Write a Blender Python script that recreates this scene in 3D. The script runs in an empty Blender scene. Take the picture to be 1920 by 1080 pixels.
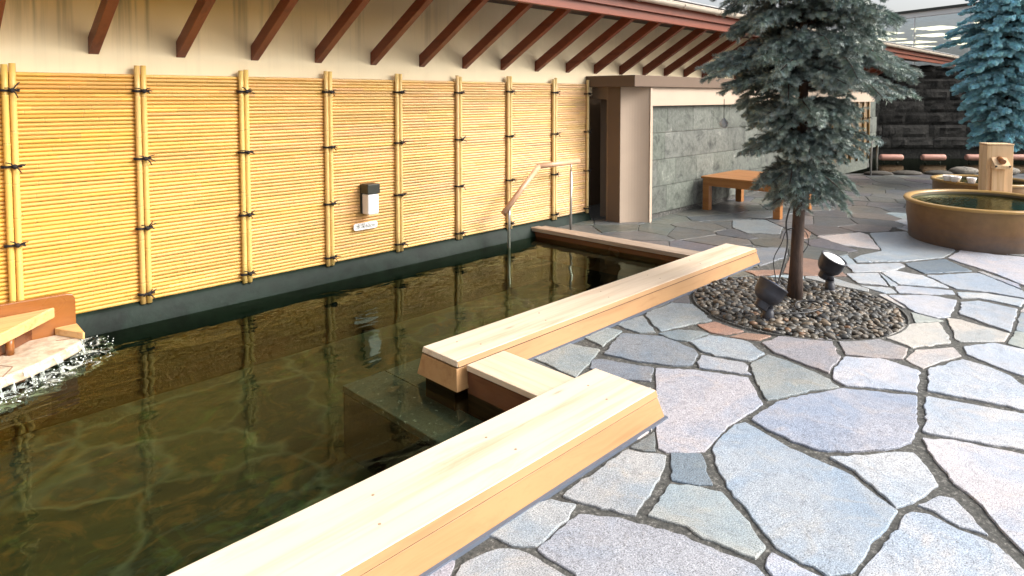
import bpy, math, random
import numpy as np
from mathutils import Vector, Matrix, noise
rnd = random.Random(7)
rad = math.radians
scene = bpy.context.scene
COL = scene.collection

# ---------------------------------------------------------------- camera
YAW, PITCH, FPX, EYE = rad(44.65), rad(2.8), 1225.0, 1.6
cam_d = bpy.data.cameras.new("camera")
cam = bpy.data.objects.new("camera", cam_d); COL.objects.link(cam)
cam.location = (0, 0, EYE)
cam.rotation_euler = (math.pi/2 - PITCH, 0, YAW - math.pi/2)
cam_d.sensor_width = 36.0
cam_d.lens = FPX/1920*36.0
cam_d.shift_y = -(540-(180+FPX*math.tan(PITCH)))/1920
cam_d.clip_end = 500
scene.camera = cam

# ---------------------------------------------------------------- sky, sun, exposure
SUN_EL, SUN_AZ = rad(35), rad(-55)          # azimuth from +X, counter-clockwise
w = bpy.data.worlds.new("World"); scene.world = w; w.use_nodes = True
nt = w.node_tree; nt.nodes.clear()
sky = nt.nodes.new('ShaderNodeTexSky'); sky.sky_type = 'NISHITA'; sky.sun_disc = False
sky.sun_elevation = SUN_EL; sky.sun_rotation = math.pi/2 - SUN_AZ
sky.air_density = 1.0; sky.dust_density = 6.0; sky.ozone_density = 1.0
hs = nt.nodes.new('ShaderNodeHueSaturation'); hs.inputs['Saturation'].default_value = 0.35
bg = nt.nodes.new('ShaderNodeBackground'); bg.inputs['Strength'].default_value = 0.15
wo = nt.nodes.new('ShaderNodeOutputWorld')
nt.links.new(sky.outputs[0], hs.inputs['Color']); nt.links.new(hs.outputs[0], bg.inputs[0]); nt.links.new(bg.outputs[0], wo.inputs[0])
sl = bpy.data.lights.new("sun", 'SUN'); sl.energy = 1.65; sl.angle = rad(35); sl.color = (1.0, .955, .895)
so = bpy.data.objects.new("sun", sl); COL.objects.link(so)
sd = Vector((math.cos(SUN_EL)*math.cos(SUN_AZ), math.cos(SUN_EL)*math.sin(SUN_AZ), math.sin(SUN_EL)))
so.rotation_euler = sd.to_track_quat('Z', 'Y').to_euler()
scene.view_settings.view_transform = 'Standard'; scene.view_settings.look = 'None'
scene.view_settings.exposure = 1.0; scene.view_settings.gamma = 1.0
scene.cycles.max_bounces = 10; scene.cycles.transparent_max_bounces = 12

# ---------------------------------------------------------------- helpers
class MB:
    def __init__(s): s.v = []; s.f = []; s.sm = []; s.c = []; s.col = (1, 1, 1)
    def add(s, vs, fs, smooth=False):
        b = len(s.v); s.v += [tuple(p) for p in vs]
        for f in fs: s.f.append(tuple(i+b for i in f)); s.sm.append(smooth)
        s.c += [s.col]*len(vs)
        return b
    def hexa(s, p):           # 8 points: bottom 4 (ccw), top 4
        s.add(p, [(3,2,1,0),(4,5,6,7),(0,1,5,4),(1,2,6,5),(2,3,7,6),(3,0,4,7)])
    def box(s, a, b):
        x0,y0,z0 = a; x1,y1,z1 = b
        s.hexa([(x0,y0,z0),(x1,y0,z0),(x1,y1,z0),(x0,y1,z0),(x0,y0,z1),(x1,y0,z1),(x1,y1,z1),(x0,y1,z1)])
    def obox(s, o, u, v, n):  # box from corner o with edge vectors
        o,u,v,n = map(Vector,(o,u,v,n))
        s.hexa([o,o+u,o+u+v,o+v,o+n,o+u+n,o+u+v+n,o+v+n])
    def prism(s, poly, z0, z1):
        n = len(poly)
        vs = [(x,y,z0) for x,y in poly]+[(x,y,z1) for x,y in poly]
        s.add(vs, [tuple(range(n-1,-1,-1)), tuple(range(n,2*n))]+[(i,(i+1)%n,n+(i+1)%n,n+i) for i in range(n)])
    def extr(s, pts, d):      # planar 3d polygon extruded by vector d
        d = Vector(d); n = len(pts)
        vs = [Vector(p) for p in pts]+[Vector(p)+d for p in pts]
        s.add(vs, [tuple(range(n-1,-1,-1)), tuple(range(n,2*n))]+[(i,(i+1)%n,n+(i+1)%n,n+i) for i in range(n)])
    def tube(s, path, r, n=10, caps=True, smooth=True):
        path = [Vector(p) for p in path]
        rs = r if isinstance(r, (list,tuple)) else [r]*len(path)
        vs = []; up = Vector((0,0,1))
        for i,p in enumerate(path):
            t = (path[min(i+1,len(path)-1)]-path[max(i-1,0)]).normalized()
            if i == 0:
                a = t.cross(up)
                if a.length < .1: a = t.cross(Vector((1,0,0)))
                a.normalize()
            else:
                a = a-t*a.dot(t); a.normalize()
            b = t.cross(a)
            for k in range(n):
                an = 2*math.pi*k/n; vs.append(p+(a*math.cos(an)+b*math.sin(an))*rs[i])
        fs = [(i*n+k, i*n+(k+1)%n, (i+1)*n+(k+1)%n, (i+1)*n+k) for i in range(len(path)-1) for k in range(n)]
        b0 = s.add(vs, fs, smooth)
        if caps:
            s.f.append(tuple(b0+k for k in range(n-1,-1,-1))); s.sm.append(False)
            m = b0+(len(path)-1)*n
            s.f.append(tuple(m+k for k in range(n))); s.sm.append(False)
    def lathe(s, prof, c, axis=(0,0,1), n=32, sx=1, sy=1, smooth=True):   # prof: (r, h)
        ax = Vector(axis).normalized(); a = Vector((1,0,0)) if abs(ax.z) > .9 else ax.cross(Vector((0,0,1))).normalized()
        a = (a-ax*a.dot(ax)).normalized(); b = ax.cross(a); c = Vector(c)
        vs = [c+ax*h+(a*math.cos(2*math.pi*k/n)*sx+b*math.sin(2*math.pi*k/n)*sy)*r for r,h in prof for k in range(n)]
        s.add(vs, [(i*n+k, i*n+(k+1)%n, (i+1)*n+(k+1)%n, (i+1)*n+k) for i in range(len(prof)-1) for k in range(n)], smooth)
    def build(s, name, mat, parent=None, bevel=0, colors=False, base=(0,0,0)):
        me = bpy.data.meshes.new(name)
        if parent is not None: base = parent.get('_b', (0,0,0))
        bx,by,bz = base
        me.from_pydata([(x-bx,y-by,z-bz) for x,y,z in s.v], [], s.f)
        me.polygons.foreach_set('use_smooth', s.sm)
        if colors:
            at = me.color_attributes.new('tint', 'FLOAT_COLOR', 'POINT')
            at.data.foreach_set('color', [k for c in s.c for k in (c[0],c[1],c[2],1.0)])
        me.update()
        o = bpy.data.objects.new(name, me); COL.objects.link(o)
        me.materials.append(mat)
        if parent is not None:
            o.parent = parent; o['_b'] = tuple(base)
        else: o.location = base
        if bevel:
            m = o.modifiers.new('bevel','BEVEL'); m.width = bevel; m.segments = 2; m.limit_method = 'ANGLE'; m.angle_limit = rad(40)
        return o

def tag(o, label, cat, group=None):
    o['label'] = label; o['category'] = cat
    if group: o['group'] = group
    return o
def thing(name, label, cat, loc=(0,0,0), group=None):
    o = bpy.data.objects.new(name, None); o.empty_display_size = .1; COL.objects.link(o)
    o.location = loc; o['_b'] = tuple(loc)
    return tag(o, label, cat, group)
def setting(o, kind='structure'):
    o['kind'] = kind; return o
def copy_tree(o, parent=None):
    c = o.copy(); COL.objects.link(c)
    if parent is not None: c.parent = parent
    for ch in list(o.children): copy_tree(ch, c)
    return c

# ---------------------------------------------------------------- materials
class NT:
    def __init__(s, name):
        s.m = bpy.data.materials.new(name); s.m.use_nodes = True; s.t = s.m.node_tree; s.t.nodes.clear()
        s.out = s.t.nodes.new('ShaderNodeOutputMaterial')
    def n(s, kind, **kw):
        nd = s.t.nodes.new('ShaderNode'+kind)
        for k,v in kw.items():
            if k in ('_in',):
                for a,b in v.items():
                    if hasattr(b, 'is_output') or isinstance(b, bpy.types.NodeSocket): s.t.links.new(b, nd.inputs[a])
                    else: nd.inputs[a].default_value = b
            else: setattr(nd, k, v)
        return nd
    def coord(s, scale=(1,1,1), out='Object', rot=(0,0,0)):
        tc = s.n('TexCoord'); mp = s.n('Mapping', _in={'Vector': tc.outputs[out], 'Scale': scale, 'Rotation': rot})
        return mp.outputs[0]
    def noise(s, vec, scale, detail=4, rough=.55, dist=0):
        return s.n('TexNoise', _in={'Vector': vec, 'Scale': scale, 'Detail': detail, 'Roughness': rough, 'Distortion': dist}).outputs['Fac']
    def ramp(s, fac, stops, interp='LINEAR'):
        r = s.n('ValToRGB', _in={'Fac': fac}); r.color_ramp.interpolation = interp
        e = r.color_ramp.elements
        while len(e) < len(stops): e.new(.5)
        for i,(p,c) in enumerate(stops):
            e[i].position = p; e[i].color = (c[0],c[1],c[2],1) if not isinstance(c,(int,float)) else (c,c,c,1)
        return r.outputs[0]
    def mix(s, fac, a, b, blend='MIX'):
        def c(x): return (x[0],x[1],x[2],1) if isinstance(x,(tuple,list)) else x
        m = s.n('Mix', data_type='RGBA', blend_type=blend)
        for i,v in ((0,fac),(6,c(a)),(7,c(b))):
            if isinstance(v, bpy.types.NodeSocket): s.t.links.new(v, m.inputs[i])
            else: m.inputs[i].default_value = v
        return m.outputs[2]
    def math(s, op, a, b=0.0, c=None):
        m = s.n('Math', operation=op)
        for i,v in enumerate((a,b) if c is None else (a,b,c)):
            if isinstance(v, bpy.types.NodeSocket): s.t.links.new(v, m.inputs[i])
            else: m.inputs[i].default_value = v
        return m.outputs[0]
    def bump(s, h, strength=.5, dist=.01, normal=None):
        b = s.n('Bump', _in={'Height': h, 'Strength': strength, 'Distance': dist})
        if normal is not None: s.t.links.new(normal, b.inputs['Normal'])
        return b.outputs[0]
    def bsdf(s, color, rough=.6, normal=None, **kw):
        p = s.n('BsdfPrincipled')
        def put(k, v):
            if isinstance(v, bpy.types.NodeSocket): s.t.links.new(v, p.inputs[k])
            elif isinstance(v,(tuple,list)) and len(v) == 3 and k != 'Normal': p.inputs[k].default_value = (*v,1)
            else: p.inputs[k].default_value = v
        put('Base Color', color); put('Roughness', rough)
        if normal is not None: put('Normal', normal)
        for k,v in kw.items(): put(k.replace('_',' '), v)
        s.t.links.new(p.outputs[0], s.out.inputs[0]); return p
    def tint(s): return s.n('VertexColor', layer_name='tint').outputs[0]

def wood(name, c1, c2, axis=0, rough=.5, scale=1.0, knots=True, spec=.4, flat=2):
    t = NT(name)
    sc = [38,38,38]; sc[axis] = 1.6
    g = t.noise(t.coord(tuple(k*scale for k in sc)), 1.0, 5, .6, .6)
    sc2 = [9,9,9]; sc2[axis] = .5
    g2 = t.noise(t.coord(tuple(k*scale for k in sc2)), 1.0, 3, .5, 1.2)
    big = t.noise(t.coord((1,1,1)), 1.6, 3)
    f = t.math('ADD', t.math('MULTIPLY', g, .5), t.math('MULTIPLY', g2, .5))
    col = t.ramp(f, [(.32,c2),(.50,c1),(.75,tuple(min(1,k*1.08) for k in c1))])
    col = t.mix(t.math('MULTIPLY', big, .35), col, tuple(k*.80 for k in c2))
    if knots:
        vs = [9,9,9]; vs[axis] = 2.2; vs[flat] = 0.0
        vo = t.n('TexVoronoi', _in={'Vector': t.coord(tuple(vs)), 'Scale': .62}).outputs['Distance']
        kn = t.ramp(t.math('ADD', vo, t.math('MULTIPLY', t.math('SUBTRACT', g, .5), .03)), [(0.0,1.0),(.025,.75),(.07,.12),(.12,0.0)])
        col = t.mix(t.math('MULTIPLY', kn, .75), col, (c2[0]*.42,c2[1]*.28,c2[2]*.2))
    st = t.noise(t.coord(tuple(1.2 if i == axis else 7 for i in range(3))), 1.0, 5, .7, 1.0)
    col = t.mix(t.ramp(st, [(.54,0.0),(.74,.45)]), col, t.mix(1.0, col, (.66,.56,.46), 'MULTIPLY'))
    r = t.math('ADD', t.math('MULTIPLY', big, .2), rough-.1)
    t.bsdf(col, r, t.bump(f, .15, .004), **{'Specular_IOR_Level': spec})
    return t.m
def plain(name, c, rough=.5, metallic=0.0, var=.15, scale=20, bump=.1, **kw):
    t = NT(name); nz = t.noise(t.coord(), scale, 4)
    col = t.mix(nz, tuple(k*(1-var) for k in c), tuple(min(1,k*(1+var)) for k in c))
    t.bsdf(col, rough, t.bump(nz, bump, .003), Metallic=metallic, **kw); return t.m

M = {}
M['hinoki_x'] = wood('hinoki wood along', (.75,.625,.485), (.56,.42,.28), 0, .5, .8)
M['hinoki_y'] = wood('hinoki wood across', (.72,.58,.43), (.54,.39,.25), 1, .5, .8)
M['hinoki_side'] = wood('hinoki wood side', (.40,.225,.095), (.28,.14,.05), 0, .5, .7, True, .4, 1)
M['wet_wood'] = wood('wet dark wood', (.17,.065,.03), (.06,.024,.014), 1, .25, 1.0, False, .6)
M['weathered'] = wood('weathered kerb wood', (.42,.33,.26), (.22,.15,.10), 1, .45, 1.2, False)
M['red_wood'] = wood('red brown beam', (.20,.048,.020), (.11,.024,.012), 1, .4, .8, False)
M['red_wood_x'] = wood('red brown fascia', (.22,.052,.022), (.12,.026,.012), 0, .4, .8, False)
M['bench_wood'] = wood('bench wood', (.36,.15,.04), (.25,.09,.025), 1, .4, .7, False)
M['spout_wood'] = wood('spout wood', (.80,.56,.33), (.62,.38,.17), 2, .5, .8, False)
M['trough_wood'] = wood('trough wood', (.30,.105,.02), (.13,.04,.01), 0, .3, .8, False, .6)
M['trough_pale'] = wood('pale wet trough wood', (.74,.47,.20), (.52,.28,.10), 0, .2, .8, False, .7)
M['rail_wood'] = wood('rail wood', (.62,.38,.24), (.48,.26,.15), 0, .35, .8, False)
M['log_wood'] = wood('log wood', (.50,.25,.19), (.34,.15,.11), 1, .5, .8, False)
M['steel'] = plain('brushed steel', (.55,.53,.50), .28, .9, .1, 40)
M['black_cord'] = plain('black hemp cord', (.012,.009,.010), .8)
M['rubber'] = plain('black cable', (.02,.02,.022), .5)
M['lamp_black'] = plain('lamp black housing', (.028,.030,.022), .5, 0, .25)
M['spot_metal'] = plain('spotlight housing', (.030,.032,.042), .38, 0, .2, 60)
t = NT('frosted diffuser'); t.bsdf((.86,.86,.88), .35, None, **{'Subsurface_Weight': .0}); M['diffuser'] = t.m
M['sign_white'] = plain('white enamel', (.84,.82,.80), .35, 0, .03)
M['ink'] = plain('grey ink', (.10,.11,.09), .6)
M['frost'] = plain('frosted glass lens', (.88,.88,.86), .2, 0, .05)

def plaster(name, c, streak=True):
    t = NT(name)
    v = t.coord((1,1,1))
    n1 = t.noise(v, 3.0, 5); n2 = t.noise(v, 90, 3)
    col = t.mix(n1, tuple(k*.88 for k in c), tuple(min(1,k*1.06) for k in c))
    if streak:
        st = t.noise(t.coord((9,9,.55)), 1.0, 4, .6, .3)
        st2 = t.noise(t.coord((34,34,.8)), 1.0, 3, .5, .2)
        s_ = t.ramp(t.math('MULTIPLY', st, t.math('ADD', st2, .45)), [(.48,0.0),(.72,1.0)])
        geo = t.n('NewGeometry'); sep = t.n('SeparateXYZ', _in={0: geo.outputs['Position']})
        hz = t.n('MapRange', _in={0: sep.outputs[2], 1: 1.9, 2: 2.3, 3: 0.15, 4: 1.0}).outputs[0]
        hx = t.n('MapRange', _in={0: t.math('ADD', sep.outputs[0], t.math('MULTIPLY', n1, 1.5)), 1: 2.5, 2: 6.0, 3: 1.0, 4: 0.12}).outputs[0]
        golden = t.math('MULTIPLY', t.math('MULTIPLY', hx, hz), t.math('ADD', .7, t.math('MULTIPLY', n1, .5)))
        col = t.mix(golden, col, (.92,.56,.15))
        fac = t.math('MULTIPLY', t.math('MULTIPLY', s_, hz), t.math('MULTIPLY', hx, .6))
        col = t.mix(fac, col, (.20,.125,.05))
    t.bsdf(col, .85, t.bump(n2, .25, .002)); return t.m
M['plaster'] = plaster('cream plaster', (.92,.79,.55))
M['plaster2'] = plaster('beige plaster', (.44,.345,.265), False)
M['plaster_dark'] = plaster('brown plaster and shade', (.14,.095,.065), False)  # lintel colour, and painted shade on the pillar's side face

def bamboo(name, c, axis):
    t = NT(name)
    sc = [3,3,3]; sc[axis] = .35
    vc = [1,1,1]
    tint = t.tint()
    g = t.noise(t.coord((60,60,60) if axis is None else tuple(90 if i != axis else 5 for i in range(3))), 1.0, 3)
    seg = t.noise(t.coord(tuple(sc)), 1.0, 2)
    col = t.mix(.5, (1,1,1), tint, 'MULTIPLY')
    col = t.mix(1.0, tint, c, 'MULTIPLY')
    col = t.mix(t.math('MULTIPLY', g, .45), col, t.mix(1.0, col, (.72,.62,.45), 'MULTIPLY'))
    t.bsdf(col, .42, t.bump(g, .1, .002), **{'Specular_IOR_Level': .45}); return t.m
M['bamboo_h'] = bamboo('split bamboo canes', (.80,.50,.135), 0)
M['bamboo_v'] = bamboo('bamboo post', (.80,.55,.18), 2)

# stone
def stone_mat(name):
    t = NT(name)
    v = t.coord((1,1,1)); tint = t.tint()
    grain = t.noise(v, 190, 3, .7); grain2 = t.noise(v, 420, 2, .6)
    blot = t.noise(v, 2.1, 6, .62, 1.0); blot2 = t.noise(v, 3.6, 6, .65, 1.8); wide = t.noise(v, 1.1, 3)
    col = t.mix(t.ramp(blot, [(.42,0.0),(.62,.85)]), tint, t.mix(1.0, tint, (.74,.87,1.0), 'MULTIPLY'))
    col = t.mix(t.ramp(blot2, [(.54,0.0),(.70,.6)]), col, t.mix(1.0, tint, (1.16,1.04,.90), 'MULTIPLY'))
    fine = t.noise(v, 22, 6, .7, 1.0)
    col = t.mix(1.0, col, t.ramp(fine, [(.30,.72),(.46,1.0),(.68,1.10)]), 'MULTIPLY')
    col = t.mix(t.ramp(wide, [(.5,0.0),(.7,.35)]), col, t.mix(1.0, tint, (.62,.62,.64), 'MULTIPLY'))
    sp = t.ramp(grain, [(.34,.30),(.46,.88),(.58,1.05),(.70,1.7)])
    col = t.mix(1.0, col, sp, 'MULTIPLY')
    sp2 = t.ramp(grain2, [(.36,.6),(.5,1.0),(.66,1.35)])
    col = t.mix(.7, col, t.mix(1.0, col, sp2, 'MULTIPLY'))
    geo = t.n('NewGeometry'); sep = t.n('SeparateXYZ', _in={0: geo.outputs['Position']})
    wet = t.n('MapRange', _in={0: t.math('ADD', sep.outputs[0], t.math('MULTIPLY', blot, 3.0)), 1: 4.4, 2: 7.5, 3: 0.0, 4: 1.0}).outputs[0]
    r = t.math('SUBTRACT', .78, t.math('MULTIPLY', wet, .42))
    r = t.math('ADD', r, t.math('MULTIPLY', t.math('SUBTRACT', blot2, .5), .35))
    h = t.math('ADD', t.math('ADD', t.math('MULTIPLY', blot2, 1.0), t.math('MULTIPLY', fine, .5)), t.math('MULTIPLY', grain, .2))
    t.bsdf(col, r, t.bump(h, .55, .012), **{'Specular_IOR_Level': .5}); return t.m
M['flag'] = stone_mat('flagstone')
def mortar():
    t = NT('dark mortar'); n1 = t.noise(t.coord(), 60, 5, .7); n2 = t.noise(t.coord(), 250, 2)
    col = t.ramp(n1, [(.35,(.03,.031,.028)),(.56,(.085,.083,.075)),(.68,(.26,.25,.23))])
    t.bsdf(col, .85, t.bump(n2, .5, .004)); return t.m
M['mortar'] = mortar()
def block_mat(name, c, dark, light, scale, rough=.7, bump=.5, bd=.02, spec=.3):
    t = NT(name); v = t.coord(); tint = t.tint()
    a = t.noise(v, scale, 6, .62, .9); b = t.noise(v, scale*5, 4, .6)
    col = t.ramp(a, [(.30,dark),(.48,c),(.62,c),(.76,light)])
    col = t.mix(1.0, col, tint, 'MULTIPLY')
    col = t.mix(.5, col, t.mix(1.0, col, t.ramp(b, [(.35,.55),(.6,1.25)]), 'MULTIPLY'))
    t.bsdf(col, rough, t.bump(t.math('ADD', a, t.math('MULTIPLY', b, .3)), bump, bd), **{'Specular_IOR_Level': spec}); return t.m
M['green_stone'] = block_mat('green grey stone', (.115,.125,.108), (.04,.045,.04), (.25,.255,.225), 5.0, .6, .6, .02)
M['dark_rock'] = block_mat('dark split rock', (.030,.029,.027), (.010,.010,.010), (.055,.052,.048), 4.0, .8, .8, .04, .1)
M['base_stone'] = block_mat('algae dark plinth stone', (.009,.018,.013), (.004,.008,.006), (.04,.055,.045), 1.6, .5, .4, .02, .12)
M['granite'] = block_mat('submerged granite', (.095,.105,.095), (.05,.055,.05), (.75,.78,.72), 38, .6, .3, .003)
# ================================================================ GROUND AND POOL
def sheet(name, polys, z, mat):
    mb = MB()
    for p in polys: mb.add([(x,y,z) for x,y in p], [tuple(range(len(p)))])
    return setting(mb.build(name, mat))
M['earth'] = plain('earth', (.16,.14,.12), .9, 0, .3, 3)
sheet('ground', [[(-150,-150),(250,-150),(250,250),(-150,250)]], -1.3, M['earth'])

def clip(poly, nx, ny, d):    # keep nx*x+ny*y <= d
    out = []
    for i in range(len(poly)):
        a = poly[i]; b = poly[(i+1)%len(poly)]
        da = nx*a[0]+ny*a[1]-d; db = nx*b[0]+ny*b[1]-d
        if da <= 0: out.append(a)
        if (da < 0 < db) or (db < 0 < da):
            k = da/(da-db); out.append((a[0]+(b[0]-a[0])*k, a[1]+(b[1]-a[1])*k))
    return out
def area(p): return .5*sum(p[i][0]*p[(i+1)%len(p)][1]-p[(i+1)%len(p)][0]*p[i][1] for i in range(len(p)))
def cen(p): return (sum(q[0] for q in p)/len(p), sum(q[1] for q in p)/len(p))
FX, FY = math.cos(YAW), math.sin(YAW)
RX, RY = math.sin(YAW), -math.cos(YAW)
POND_D = 13.45               # the far pond starts along this line
base_polys = [[(-30,-30),(40,-30),(40,1.74),(-30,1.74)], [(2.5,1.74),(40,1.74),(40,2.72),(2.5,2.72)], [(5.72,2.72),(40,2.72),(40,5.25),(5.72,5.25)], [(6.6,5.25),(9,5.25),(9,7.2),(6.6,7.2)]]
sheet('paving_bed', [clip(p, FX, FY, POND_D) for p in base_polys], -.009, M['mortar'])

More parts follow.
